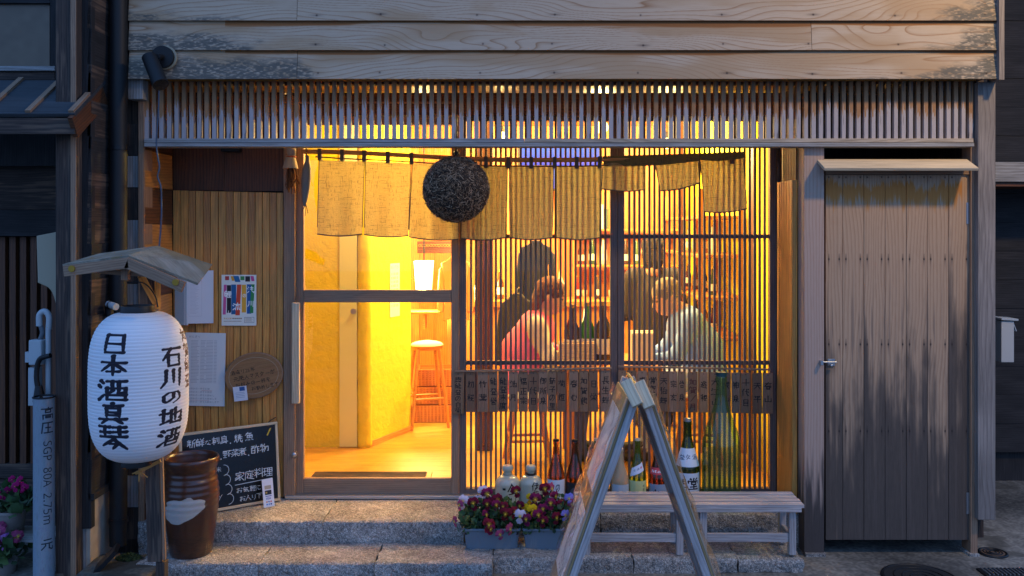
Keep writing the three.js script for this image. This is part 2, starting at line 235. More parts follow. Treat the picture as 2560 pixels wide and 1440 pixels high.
{
  const st = new THREE.Group(); st.name = 'granite_steps'; scene.add(st); st.userData = { kind: 'structure', label: 'split granite steps below the sliding door', category: 'steps' }; baseOf.set(st, [0, 0, 0]);
  const a = X(345, 0.42), j1 = X(806, 0.42), j2 = X(1160, 0.42), r = X(2012, 0.3);
  stone('step_stone', st, a + 0.002, j1 - 0.002, 0, STO, -0.1, 0.42, 1); stone('step_stone', st, j1 + 0.002, j2, 0, STO - 0.001, -0.1, 0.418, 2);
  stone('sill_stone', st, j2 + 0.004, 0.42, 0, STO, -0.1, 0.30, 3); stone('sill_stone', st, 0.425, r, 0, STO - 0.001, -0.1, 0.302, 4);
  const k1 = X(340, 0.71), k2 = X(645, 0.71), k3 = X(935, 0.71), k4 = X(1230, 0.71);
  stone('step_stone', st, k1, k2 - 0.002, 0, LOW, 0.43, 0.71, 5, 0.012); stone('step_stone', st, k2 + 0.002, k3 - 0.002, 0, LOW - 0.001, 0.43, 0.712, 6, 0.012); stone('step_stone', st, k3 + 0.002, k4, 0, LOW, 0.43, 0.708, 7, 0.012);
  stone('kerb_stone', st, k4 + 0.004, 0.55, 0, LOW, 0.31, 0.63, 8, 0.012); stone('kerb_stone', st, 0.555, 1.06, 0, LOW - 0.002, 0.312, 0.632, 9, 0.012); stone('kerb_stone', st, 1.065, X(2008, 0.62), 0, LOW - 0.012, 0.312, 0.625, 10, 0.012);
}

// ---------------------------------------------------------------- the shop building
const shop = thing('shop_building', 'wooden shop front with lapped cedar boards above a fine slatted screen', 'building', [0, 0, 0]);
// --- lapped siding above the opening, with its own weathering
const SZ = 0.50, SX0 = X(320, SZ), SX1 = X(2497, SZ);
function sidingTex(row, pieces) {
  const W = 2048, H = 96, Wm = SX1 - SX0, Hm = 0.165;
  return dataTex(W, H, (u, v) => {
    const px = 320 + u * 2177; let pc = 0; while (pc + 1 < pieces.length && px > pieces[pc + 1]) pc++;
    const s = 200 + row * 17 + pc * 5, um = u * Wm, vm = v * Hm, [late, fib] = grain(um * 0.8, vm, s, 40, 2.6), edge = late * late * late;
    let c = mixc([186, 166, 142], [132, 92, 58], clamp(edge * 1.1 + late * 0.1 + (fib - 0.5) * 0.3));
    const bl = fbm(um * 2.2, vm * 9, s + 40, 3); c = mixc(c, [164, 132, 96], sstep(0.45, 0.7, bl) * 0.6);
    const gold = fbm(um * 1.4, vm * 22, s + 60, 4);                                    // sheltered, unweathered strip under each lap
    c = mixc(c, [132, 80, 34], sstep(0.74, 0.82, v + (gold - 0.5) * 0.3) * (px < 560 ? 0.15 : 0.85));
    const mn = fbm(um * 9, vm * 40, s + 80, 4), fine = fbm(um * 60, vm * 160, s + 90, 3);   // mildew at the ends
    let mil = 0;
    if (row === 1) mil = Math.max(mil, sstep(-0.2, 0.4, (0.52 - v) * 1.4 + (mn - 0.5) * 0.9 - Math.max(0, px - 520) / 260));
    if (row === 0) mil = Math.max(mil, sstep(-0.2, 0.4, (0.62 - v) * 1.6 + (mn - 0.5) * 0.7 - Math.max(0, px - 742) / 60));
    if (row === 2) mil = Math.max(mil, sstep(-0.1, 0.4, (0.2 - v) * 1.4 + (mn - 0.5) * 0.9 - Math.max(0, px - 560) / 260));
    mil = Math.max(mil, sstep(-0.1, 0.4, (px - 2497 + 190) / 190 * 0.9 - v * 0.9 + (mn - 0.5) * 0.8));
    if (row === 0) mil = Math.max(mil, sstep(0, 0.2, (px - 2080) / 420 * 0.4 - v * 1.5 + (mn - 0.5) * 0.4));
    c = mixc(c, [84, 82, 76], mil * sstep(0.25, 0.7, fine + 0.1) * 0.85);
    for (const nx of [790, 958, 1197, 1388, 1601, 1814, 2030, 2245, 2460]) {               // nails and the dark streak beside them
      const dx = px - nx - (hash(nx, row, 8) - 0.5) * 22, dy = (v - 0.17 - (hash(nx, row, 7) - 0.5) * 0.06) * 60; if (Math.abs(dx) < 26) c = mixc(c, [40, 30, 26], Math.exp(-dx * dx / 5 - dy * dy / 3) * 0.6 + 0.4 * Math.exp(-dx * dx / 200 - dy * dy / 5) * hash(nx, row, 4));
    }
    return c;
  });
}
{
  const rows = [[197, [320, 742, 2497]], [125, [320, 2030, 2497]], [51, [320, 742, 2497]], [-23, [320, 1500, 2497]], [-97, [320, 2497]]];
  rows.forEach(([py, br], r) => {
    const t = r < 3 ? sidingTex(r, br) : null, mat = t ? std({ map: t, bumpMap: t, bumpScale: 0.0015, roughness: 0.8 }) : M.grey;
    const y0 = Y(py, SZ), h = 0.163;
    for (let k = 0; k + 1 < br.length; k++) {
      const x0 = X(br[k], SZ) + (k ? 0.0012 : 0), x1 = X(br[k + 1], SZ) - 0.0012, g = new THREE.BoxGeometry(x1 - x0, h, 0.018), p = g.attributes.position, uv = g.attributes.uv;
      for (let i = 0; i < p.count; i++) { const u = ((x0 + x1) / 2 + p.getX(i) - SX0) / (SX1 - SX0), v = (p.getY(i) + h / 2) / 0.165; uv.setXY(i, t ? u : u * 4, v); p.setZ(i, p.getZ(i) - (p.getY(i) + h / 2) * 0.11); }
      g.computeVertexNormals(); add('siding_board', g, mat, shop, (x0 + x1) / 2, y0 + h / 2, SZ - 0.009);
    }
  });
  wb('backing_wall', M.dark, shop, SX0, SX1, Y(190, 0.46), 4.2, 0.30, 0.455);
  pb('corner_trim', M.mid, shop, 2498, 2511, -300, 199, 0.40, 0.515);
}
// --- soffit boards behind the slats, seen from below
for (let i = 0; i < 5; i++) wb('soffit_board', M.honey, shop, X(350, FZ), X(2440, FZ), EYE + 0.755, EYE + 0.77, -0.02 + i * 0.085, 0.062 + i * 0.085);
// --- upper slatted screen
{
  const lat = sub('upper_screen', shop);
  const mats = [...Array(8)].map((_, k) => {
    const border = 0.36 + hash(k, 1, 3) * 0.26;
    const t = dataTex(32, 256, (u, v) => {
      const [late, fib] = grain(v * 0.3, u * 0.02 + k * 0.1, 300 + k, 160, 0.5);
      const n = fbm(u * 5, v * 7, 310 + k, 4);
      let c = mixc([176, 168, 168], [140, 128, 124], clamp(late * 0.5 + (fib - 0.5) * 0.5));
      c = mixc(c, mixc([164, 118, 74], [130, 84, 46], late * 0.8 + fib * 0.3), sstep(-0.05, 0.05, v - border + (n - 0.5) * 0.5) * 0.85);
      if (k % 3 === 0) c = mixc(c, [84, 80, 82], sstep(0.62, 0.7, fbm(u * 3 + 4, v * 3.2, 330 + k, 3)) * 0.6);
      return c;
    });
    return std({ map: t, roughness: 0.8 });
  });
  const n = 111, x0 = 366, x1 = 2428, geo = [bgRaw(0.0205), bgRaw(0.0195), bgRaw(0.0212)];
  function bgRaw(w) { return new THREE.BoxGeometry(w, Y(203, FZ) - Y(347, FZ), 0.03); }
  for (let i = 0; i < n; i++) { const m = add('slat', geo[i % 3], mats[Math.floor(rnd() * 8)], lat, X(x0 + (x1 - x0) * i / (n - 1), FZ) + rr(-0.001, 0.001), (Y(203, FZ) + Y(347, FZ)) / 2, FZ - 0.015); m.rotation.z = rr(-0.003, 0.003); }
  pb('top_rail', M.brown, lat, 362, 2430, 198, 212, 0.33, 0.368);
  pb('lintel_board', M.greyB, lat, 360, 1310.1, 346, 356, 0.34, 0.425, 0.002); pb('lintel_board', M.grey, lat, 1310.5, 2434, 346, 356, 0.34, 0.426, 0.002);
  pb('lintel_board', M.greyB, lat, 360, 2436, 356.8, 366.5, 0.34, 0.436, 0.002);
}
// --- posts of the front frame
const postTex = dataTex(128, 1024, (u, v) => {
  const [late, fib] = grain(v * 2.2, u * 0.11, 401, 55, 0.5), n = fbm(u * 7, v * 14, 402, 4);
  let c = mixc([178, 152, 136], [150, 116, 94], clamp(late * 0.7 + (fib - 0.5) * 0.4));
  const w = 0.17 - v + (n - 0.5) * 0.16 + (fbm(u * 12, v * 9, 404, 4) - 0.5) * 0.14;      // rising damp: blackened, streaky
  return mixc(c, mixc([52, 46, 44], [70, 62, 58], fib), sstep(-0.07, 0.08, w) * 0.9);
});
{
  const g = new THREE.BoxGeometry(X(2060, FZ) - X(2011, FZ), Y(366, FZ) - Y(1384, FZ), 0.1);
  add('front_post', g, std({ map: postTex, roughness: 0.8 }), shop, (X(2060, FZ) + X(2011, FZ)) / 2, (Y(366, FZ) + Y(1384, FZ)) / 2, FZ - 0.05);
  pb('foot_stone', M.granite, shop, 2014, 2066, 1384, 1396, 0.28, 0.415, 0.004); pb('foot_stone', M.granite, shop, 2424, 2450, 1385, 1397, 0.28, 0.41, 0.004);
  pb('front_post', M.frame, shop, 2427, 2444, 366, 1385, 0.30, FZ - 0.005); pb('front_post', M.frame, shop, 346, 359, 196, 1335, 0.30, FZ + 0.01);
  pb('corner_board', M.mid, shop, 2445, 2489, 205, 1300, 0.30, FZ + 0.03, 0.003);
  for (let i = 0; i < 13; i++) pb('siding_board', i % 2 ? M.greyB : M.dark, shop, 286, 345, 310 + i * 80, 388 + i * 80, 0.36, FZ - 0.004 + (i % 2) * 0.004);
  pb('joist_end', M.greyB, shop, 319, 357, 197, 248, 0.38, 0.46, 0.004); wb('backing_wall', M.dark, shop, -2.3, X(345, 0.36), 0.0, 2.4, 0.28, 0.355); wb('backing_wall', M.dark, shop, -2.3, SX0 - 0.004, 2.41, 4.2, 0.28, 0.452);
}
// --- left reveal of the porch: lapped boards running inwards
for (let i = 0; i < 12; i++) { const y0 = STO + i * 0.19; const m = wb('reveal_board', i % 2 ? M.honeyB : M.brown, shop, X(359, FZ) - 0.03, X(359, FZ) + 0.004, y0, y0 + 0.187, 0.03, 0.392); m.rotation.z = 0.02; }
// --- plank wall beside the door
const wallZ = 0.02;
{
  const pw = sub('plank_wall', shop), bx = [432, 450, 470, 489, 508, 526, 546, 564.5, 583, 602, 620, 637.5, 656, 674, 692, 708];
  for (let i = 0; i < 15; i++) pb('plank', [M.honey, M.honeyB, M.orange][[0, 0, 1, 0, 1, 2, 0, 1, 0, 0, 1, 0, 2, 1, 0][i] % 2 ? 1 : 0], pw, bx[i] + 0.5, bx[i + 1] - 0.5, 476 + i * 0.4, 1243, -0.01, wallZ - (i % 3) * 0.0025, 0.0025);
  pb('upper_board', M.brown, pw, 395, 560, 200, 476, -0.04, -0.012); pb('upper_board', M.brown, pw, 561, 712, 200, 478, -0.04, -0.010); wb('backing_wall', M.black, pw, X(355, 0), X(712, 0), STO, 2.5, -0.07, -0.042);
  pb('closer_box', M.darkMetal, pw, 551, 599, 340, 379, -0.01, 0.03, 0.004);
}
// --- door frame, sliding glass door
{
  pb('door_jamb', M.frame, shop, 708.5, 737, 240, 1243, -0.06, 0.035, 0.003);
  pb('head_beam', M.brown, shop, 400, 1966, 236, 287, -0.07, 0.03); pb('head_rail', M.frame, shop, 712, 1130, 254, 258, 0.03, 0.05);
  pb('door_sill', M.steel, shop, 712, 1945, 1240, 1248, -0.05, 0.05, 0.002);
  const d = sub('sliding_door', shop, 'wood-framed glass sliding door');
  pb('stile', M.frame, d, 737.5, 759, 290, 1240, -0.035, 0.0, 0.003); pb('stile', M.frame, d, 1128, 1147, 290, 1240, -0.035, 0.0, 0.003);
  pb('rail', M.frame, d, 759.3, 1127.7, 725, 756, -0.033, -0.002, 0.003); pb('rail', M.frame, d, 759.3, 1127.7, 1196, 1239, -0.033, -0.002, 0.003); pb('rail', M.frame, d, 759.3, 1127.7, 290, 312, -0.033, -0.002, 0.003);
  pb('glass_pane', M.glass, d, 759.3, 1127.7, 312, 725, -0.021, -0.018); pb('glass_pane', M.glass, d, 759.3, 1127.7, 756, 1196, -0.021, -0.018);
  pb('pull_handle', M.pale, d, 728.5, 748, 757, 1010, 0.037, 0.062, 0.005);
  const k = new THREE.SphereGeometry(0.014, 16, 12); k.scale(1, 1, 0.6); add('lock_plate', new THREE.CylinderGeometry(0.02, 0.02, 0.004, 16).rotateX(Math.PI / 2), M.frame, d, X(735, 0.04), Y(1137, 0.04), 0.037); add('lock_knob', k, M.steel, d, X(735, 0.045), Y(1137, 0.045), 0.045);
}
// --- lattice windows right of the door
{
  const lw = (a, b, lab) => {
    const p = sub('lattice_window', shop, lab);
    pb('stile', M.lattice, p, a, a + 17, 290, 1238, -0.05, -0.005, 0.002); pb('stile', M.lattice, p, b - 17, b, 290, 1238, -0.05, -0.005, 0.002);
    pb('bottom_rail', M.lattice, p, a + 17.2, b - 17.2, 1222, 1238, -0.05, -0.006); pb('top_rail', M.lattice, p, a + 17.2, b - 17.2, 290, 302, -0.05, -0.006);
    for (const y of [591, 907]) pb('cross_rail', M.lattice, p, a + 17.2, b - 17.2, y - 5, y + 5, -0.036, -0.02);
    const n = Math.round((b - a - 34) / 12.65) - 1, w = (b - a - 34) / (n + 1);
    for (let i = 1; i <= n; i++) pb('slat', M.lattice, p, a + 17 + w * i - 2.7, a + 17 + w * i + 2.7, 302.3, 1221.7, -0.02, -0.004);
    pb('glass_pane', M.glass, p, a + 17.2, b - 17.2, 302.3, 1221.7, -0.046, -0.043);
  };
  lw(1148, 1543, 'lattice window with close vertical bars beside the door'); lw(1544, 1942, 'lattice window with close vertical bars by the reveal');
  pb('side_jamb', M.dark, shop, 1943, 1966, 240, 1243, -0.08, 0.02, 0.003);
  wb('reveal_panel', M.honey, shop, X(2010, FZ) - 0.03, X(2010, FZ) - 0.004, STO, Y(452, 0.2), 0.022, FZ - 0.1); wb('reveal_panel', M.brown, shop, X(2010, FZ) - 0.012, X(2010, FZ) - 0.002, Y(452, 0.2), 2.42, 0.022, FZ - 0.1);
}
// --- storage door of wide planks
{
  const zf = 0.375, DX0 = X(2064, zf), DX1 = X(2425, zf), DY0 = Y(1350, zf), DY1 = Y(437, zf);
  const bx = [2064, 2107, 2160, 2213, 2266, 2319, 2372, 2425], foot = [0.36, 0.38, 0.46, 0.40, 0.44, 0.36, 0.62];
  const t = dataTex(512, 1024, (u, v) => {
    const px = 2064 + u * 361; let k = 0; while (k < 6 && px > bx[k + 1]) k++;
    const py = 1350 - v * 913, um = v * 1.9, vm = u * 0.75, s = 500 + k * 7, [late, fib] = grain(um, vm, s, 55, 0.9), cx = (px - bx[k]) / 53;
    let c = mixc([180, 150, 122], [144, 110, 82], clamp(late * 0.8 + (fib - 0.5) * 0.45));
    const e1 = 462 + (fbm(px * 0.05, 1, 77, 4) - 0.5) * 40 + (fbm(px * 0.5, py * 0.05, 78, 3) - 0.5) * 34, e2 = 504 + (fbm(px * 0.06, 2, 79, 4) - 0.5) * 50 + (fbm(px * 0.6, py * 0.03, 80, 3) - 0.5) * 46;     // tidemark under the hood
    c = mixc(c, [182, 112, 40], sstep(-10, 6, py - e1) * (1 - sstep(-14, 14, py - e2)) * 0.8 * (px > 2405 ? 0.2 : 1));
    const streak = fbm(px * 0.13 + k * 9, v * 3.5, 540, 4), col = fbm(px * 0.03 + k * 5, v * 6, 541, 4), cloud = fbm(px * 0.06 + k * 3, v * 14, 543, 4);                         // black weathering from below
    const w = foot[k] - v + (streak - 0.5) * 0.30 + (Math.abs(cx - 0.5) - 0.28) * 0.30 + (col - 0.5) * 0.34 + (cloud - 0.5) * 0.2;
    c = mixc(c, mixc([60, 53, 49], [82, 72, 65], fib), sstep(-0.16, 0.16, w) * 0.9);
    c = mixc(c, [96, 84, 76], sstep(0.6, 0.75, fbm(px * 0.2, v * 5, 560, 4)) * sstep(0.85, 0.5, v) * 0.5);
    for (const ny of [443, 648, 861, 1078]) for (const nx of [bx[k] + 8, bx[k + 1] - 9]) {
      const dx = px - nx, dy = py - ny; if (Math.abs(dx) < 6 && dy > -14 && dy < 40) c = mixc(c, [36, 28, 26], clamp(Math.exp(-dx * dx / 2 - dy * dy / 4) + (ny > 500 ? 0.6 * Math.exp(-dx * dx / 3) * Math.exp(-Math.abs(dy) / 12) : 0)));
    }
    return c;
  });
  const mat = std({ map: t, bumpMap: t, bumpScale: 0.001, roughness: 0.8 }), d = sub('storage_door', shop, 'plank door with blackened foot and tidemark under its hood');
  for (let k = 0; k < 7; k++) {
    const a = X(bx[k] + 0.45, zf), b = X(bx[k + 1] - 0.45, zf), z = zf - (k % 2) * 0.0012, g = new RoundedBoxGeometry(b - a, DY1 - DY0, 0.02, 1, 0.0018), p = g.attributes.position, uv = new Float32Array(p.count * 2);
    for (let i = 0; i < p.count; i++) { uv[i * 2] = ((a + b) / 2 + p.getX(i) - DX0) / (DX1 - DX0); uv[i * 2 + 1] = (p.getY(i) + (DY1 - DY0) / 2) / (DY1 - DY0); }
    g.setAttribute('uv', new THREE.BufferAttribute(uv, 2)); add('plank', g, mat, d, (a + b) / 2, (DY0 + DY1) / 2, z - 0.01);
  }
  wb('backing_frame', M.dark, d, DX0, DX1, DY0 + 0.02, DY1 - 0.02, 0.33, 0.353);
  for (const y of [533, 1258]) { const q = zf; add('hinge', merge([cyl([0, -0.06, 0.006], [0, 0.06, 0.006], 0.006), new THREE.BoxGeometry(0.022, 0.11, 0.003).translate(-0.012, 0, 0.002)]), M.steel, d, X(2427, q), Y(y, q), q); }
  add('latch', merge([new THREE.BoxGeometry(0.036, 0.034, 0.008).translate(0, 0, 0.004), cyl([-0.065, 0.003, 0.028], [0.02, 0.003, 0.028], 0.005), new THREE.SphereGeometry(0.008, 10, 8).translate(-0.005, -0.014, 0.024), new THREE.BoxGeometry(0.012, 0.02, 0.03).translate(-0.062, 0.003, 0.036)]), M.steel, d, X(2077, zf), Y(905, zf), zf);
  wb('storage_dark', M.black, shop, X(2060, 0.2), X(2450, 0.2), 0, 2.42, -0.9, -0.8);
  wb('storage_ceiling', M.black, shop, X(2060, 0.39) - 0.06, X(2489, FZ) - 0.05, 2.421, 2.431, -0.9, -0.025);
  wb('storage_side', M.black, shop, X(2060, 0.39) - 0.05, X(2060, 0.39) - 0.03, 0, 2.4, -0.8, 0.29);
  // hood over it: a weathered board, tipped forward
  const hd = sub('door_hood', shop), g = bg(X(2441, 0.5) - X(2056, 0.5), 0.016, 0.13, 0.002).clone(); g.rotateX(0.42);
  add('hood_board', g, M.pale, hd, (X(2441, 0.48) + X(2056, 0.48)) / 2, Y(411, 0.48), 0.445); pb('batten', M.frame, hd, 2064, 2425, 421, 436, 0.345, 0.385);
}
// --- the gable end towards the alley
wb('side_wall', M.dark, shop, X(2489, FZ) - 0.05, X(2489, FZ) - 0.01, 0.06, 4.2, -3, 0.3);
// ---------------------------------------------------------------- inside: room shell
function sgroup(name, label, category) { const o = new THREE.Group(); o.name = name; scene.add(o); o.userData = { kind: 'structure', label, category }; baseOf.set(o, [0, 0, 0]); return o; }
const RX0 = -1.93, RX1 = 1.5, RZ = -3.3, CEIL = 2.62;
{
  const fl = sgroup('interior_floor', 'honey-coloured board floor of the room', 'floor'), ce = sgroup('interior_ceiling', 'wooden board ceiling of the room', 'ceiling'), bw = sgroup('back_wall', 'back wall of upright orange boards', 'wall');
  for (let i = 0; i < 30; i++) add('plank', bg(RX1 - RX0, 0.02, 0.1085, 0.0012), M.floor, fl, (RX0 + RX1) / 2, FL - 0.01, -0.13 - i * 0.11);
  struct('floor_base', bg(RX1 - RX0 + 0.2, 0.15, 3.35), M.dark, (RX0 + RX1) / 2, FL - 0.1, -1.77, 'floor base under the boards', 'floor');
  for (let i = 0; i < 9; i++) add('board', bg(RX1 - RX0 + 0.3, 0.02, 0.368), M.honey, ce, (RX0 + RX1) / 2, CEIL + 0.01, -0.26 - i * 0.37);
  struct('roof_slab', bg(5.2, 0.1, 4.4), M.dark, 0.2, 4.25, -1.6, 'flat roof over the shop', 'roof');
  const wall = (n, m, x0, x1, y0, y1, z0, z1, l) => struct(n, metric(new THREE.BoxGeometry(x1 - x0, y1 - y0, z1 - z0), 'x'), m, (x0 + x1) / 2, (y0 + y1) / 2, (z0 + z1) / 2, l, 'wall');
  wall('interior_wall', M.plaster, RX0 - 0.12, RX0, 0.1, 4.2, -3.5, -0.075, 'plaster side wall left of the doorway');
  wall('interior_wall', M.plaster, RX1, RX1 + 0.12, 0.1, 4.2, -3.5, -0.085, 'plaster side wall behind the lattice');
  wall('front_wall', M.dark, -2.1, 2.4, 2.432, 4.2, -0.12, -0.09, 'wall over the head beam');
  // back wall of upright boards
  for (let i = 0; i < 24; i++) { const w = (RX1 - RX0) / 24; add('board', bg(w - 0.002, 2.5, 0.03, 0.002), i % 3 ? M.orange : M.honey, bw, RX0 + w * (i + 0.5), FL + 1.24, RZ - 0.015 - (i % 2) * 0.002); }
  wall('outer_wall', M.dark, RX0 - 0.1, RX1 + 0.1, 0.1, 4.2, -3.5, -3.34, 'dark wall behind the boards');
  // partition left of the doorway
  wall('partition_wall', M.plaster, RX0, X(849, -1.1), FL, CEIL, -1.2, -1.1, 'cream plaster partition facing the door');
  wall('smooth_panel', std({ color: 0xd6d89a, roughness: 0.5 }), X(849.5, -1.1), X(893, -1.1), FL + 0.006, CEIL, -1.2, -1.09, 'smooth pale panel beside the rounded pillar');
  one('panel_knob', new THREE.CylinderGeometry(0.02, 0.016, 0.02, 20).rotateX(Math.PI / 2), M.steel, 'round steel knob on the smooth pale panel', 'knob', X(884, -1.08), Y(778, -1.08), -1.079);
  { const p = lump(new THREE.CylinderGeometry(0.048, 0.05, CEIL - FL, 20, 90), 0.006, 22, 5), n = p.attributes.position, uv = new Float32Array(n.count * 2); for (let i = 0; i < n.count; i++) { uv[i * 2] = Math.atan2(n.getX(i), n.getZ(i)) * 0.05; uv[i * 2 + 1] = n.getY(i); } p.setAttribute('uv', new THREE.BufferAttribute(uv, 2)); struct('rounded_pillar', p, M.plaster, X(910, -1.1), (FL + CEIL) / 2, -1.12, 'rough rounded plaster pillar', 'pillar'); }
  { const a = [X(920, -1.1), -1.1], b = [X(1027, -1.62), -1.62], L = Math.hypot(b[0] - a[0], b[1] - a[1]), ang = Math.atan2(-(b[1] - a[1]), b[0] - a[0]);
    const w = struct('angled_wall', metric(new THREE.BoxGeometry(L, CEIL - FL, 0.1), 'x', 0.3, 0.2), M.plaster, (a[0] + b[0]) / 2, (CEIL + FL) / 2, (a[1] + b[1]) / 2, 'angled plaster wall with a printed notice', 'wall'); w.rotation.y = ang; w.translateZ(-0.05);
    const t = struct('skirting', bg(L, 0.035, 0.012), M.honey, (a[0] + b[0]) / 2, FL + 0.0185, (a[1] + b[1]) / 2, 'low wooden skirting of the angled wall', 'skirting'); t.rotation.y = ang; t.translateZ(0.007);
    const nt = canvasTex(256, 512, (g) => { g.fillStyle = '#f4ecd6'; g.fillRect(0, 0, 256, 512); ink(g, '#7a705c'); for (let r = 0; r < 9; r++) for (let c = 0; c < 5; c++) { g.globalAlpha = 0.7; g.fillRect(30 + c * 40, 90 + r * 38, 12 + ((r * 7 + c * 3) % 14), 24); } g.globalAlpha = 1; line(g, 'お入り下さい', 26, 20, 34, 36, { w: 0.09 }); });
    const no = one('paper_notice', new THREE.PlaneGeometry(0.13, 0.38), std({ map: nt, roughness: 0.9, side: THREE.DoubleSide }), 'printed paper notice taped to the angled plaster wall', 'notice', mix(a[0], b[0], 0.6), Y(725, -1.4), mix(a[1], b[1], 0.6)); no.rotation.y = ang; no.translateZ(0.004);
  }
  for (const [a, b, z, m] of [[1192, 1232, -1.0, M.brown], [1700, 1712, -1.6, M.brown], [1884, 1902, -0.7, M.brown]]) struct('inner_post', bg(X(b, z) - X(a, z), CEIL - FL, 0.09, 0.004), m, (X(a, z) + X(b, z)) / 2, (CEIL + FL) / 2, z - 0.045, 'dark brown timber post inside the room', 'post');
  // floor grille inside the door
  const gm = thing('door_grille', 'brown floor grille in a wooden frame inside the door', 'floor grille', [X(925, -0.4), FL, -0.38]);
  local('frame', bg(0.74, 0.008, 0.17, 0.002), M.honey, gm, 0, 0.004, 0); local('mat', bg(0.68, 0.004, 0.12), M.dark, gm, 0, 0.0105, 0); for (let i = 0; i < 11; i++) local('bar', bg(0.67, 0.004, 0.005), M.dark, gm, 0, 0.0145, -0.052 + i * 0.0104);
}
// ---------------------------------------------------------------- lamps inside
const WARM = new THREE.Color().setRGB(1, 0.72, 0.26);
function lamp(x, y, z, I, r, label, cordTo) {
  const t = thing('pendant_lamp', label, 'lamp', [x, y, z]);
  local('bulb', new THREE.SphereGeometry(r, 20, 14), std({ color: 0xfff0d0, emissive: WARM, emissiveIntensity: 6, roughness: 0.5 }), t);
  local('socket', new THREE.CylinderGeometry(0.018, 0.022, 0.05, 14), M.darkMetal, t, 0, r + 0.02, 0); local('cord', new THREE.CylinderGeometry(0.003, 0.003, cordTo - y - r - 0.04, 6), M.blackPlastic, t, 0, (cordTo - y + r + 0.04) / 2, 0);
  const l = new THREE.PointLight(WARM, I); l.position.set(0, 0, 0); l.shadow.radius = r / 0.02; l.castShadow = true; t.add(l); l.name = 'lamp_light'; return t;
}
lamp(-0.62, 2.42, -0.72, 5.5, 0.045, 'round glowing bulb hung from the ceiling inside the door', CEIL);
lamp(0.55, 2.36, -1.05, 12, 0.045, 'round glowing bulb hung over the dining table', CEIL);
lamp(-0.15, 2.40, -2.1, 14, 0.045, 'round glowing bulb hung over the back counter', CEIL);
lamp(1.15, 2.34, -2.0, 16, 0.045, 'round glowing bulb hung by the shelves', CEIL);
{ // glowing paper shade in the passage
  const z = -2.35, t = thing('paper_lampshade', 'glowing white paper lampshade in the passage behind the angled wall', 'lamp', [X(1060, z), Y(690, z), z]);
  const g = new THREE.CylinderGeometry(0.105, 0.082, 0.25, 4, 1); g.rotateY(Math.PI / 4); local('shade', g, std({ color: 0xfff4dc, emissive: new THREE.Color().setRGB(1, 0.75, 0.35), emissiveIntensity: 4, roughness: 0.9 }), t);
  local('stem', new THREE.CylinderGeometry(0.006, 0.006, CEIL - Y(690, z) - 0.12, 8), M.blackPlastic, t, 0, (CEIL - Y(690, z) + 0.12) / 2, 0);
  const l = new THREE.PointLight(WARM, 9); l.position.set(0, 0, 0.16); l.castShadow = true; l.shadow.radius = 4; l.name = 'shade_light'; t.add(l);
}
// ---------------------------------------------------------------- furniture inside
function stool(px, z, h, label, turn) {
  const t = thing('bar_stool', label, 'stool', [X(px, z), FL, z], 'bar stools');
  const c = new THREE.SphereGeometry(0.125, 24, 10, 0, 6.3, 0, Math.PI / 2); c.scale(1, 0.28, 0.8); local('cushion', c, std({ color: 0xe8dcc4, roughness: 0.7 }), t, 0, h, 0);
  local('seat_ring', new THREE.CylinderGeometry(0.128, 0.115, 0.03, 24).scale(1, 1, 0.8), M.orange, t, 0, h - 0.015, 0);
  for (const [a, b] of [[-1, -1], [1, -1], [-1, 1], [1, 1]]) local('leg', cyl([a * 0.08, h - 0.02, b * 0.06], [a * 0.14, 0, b * 0.11], 0.014, 0.011), M.orange, t);
  for (const b of [-1, 1]) local('stretcher', cyl([-0.115, h * 0.36, b * 0.09], [0.115, h * 0.36, b * 0.09], 0.009), M.orange, t); local('stretcher', cyl([-0.115, h * 0.42, -0.09], [-0.115, h * 0.42, 0.09], 0.009), M.orange, t);
  t.rotation.y = turn;
}
stool(1067, -1.75, 0.61, 'wooden bar stool with white seat by the angled wall', 0.35);
stool(1318, -0.72, 0.42, 'low wooden stool under the person in pink', 0.1);
stool(1745, -0.72, 0.42, 'low wooden stool under the person in the pale blue shirt', -0.1);
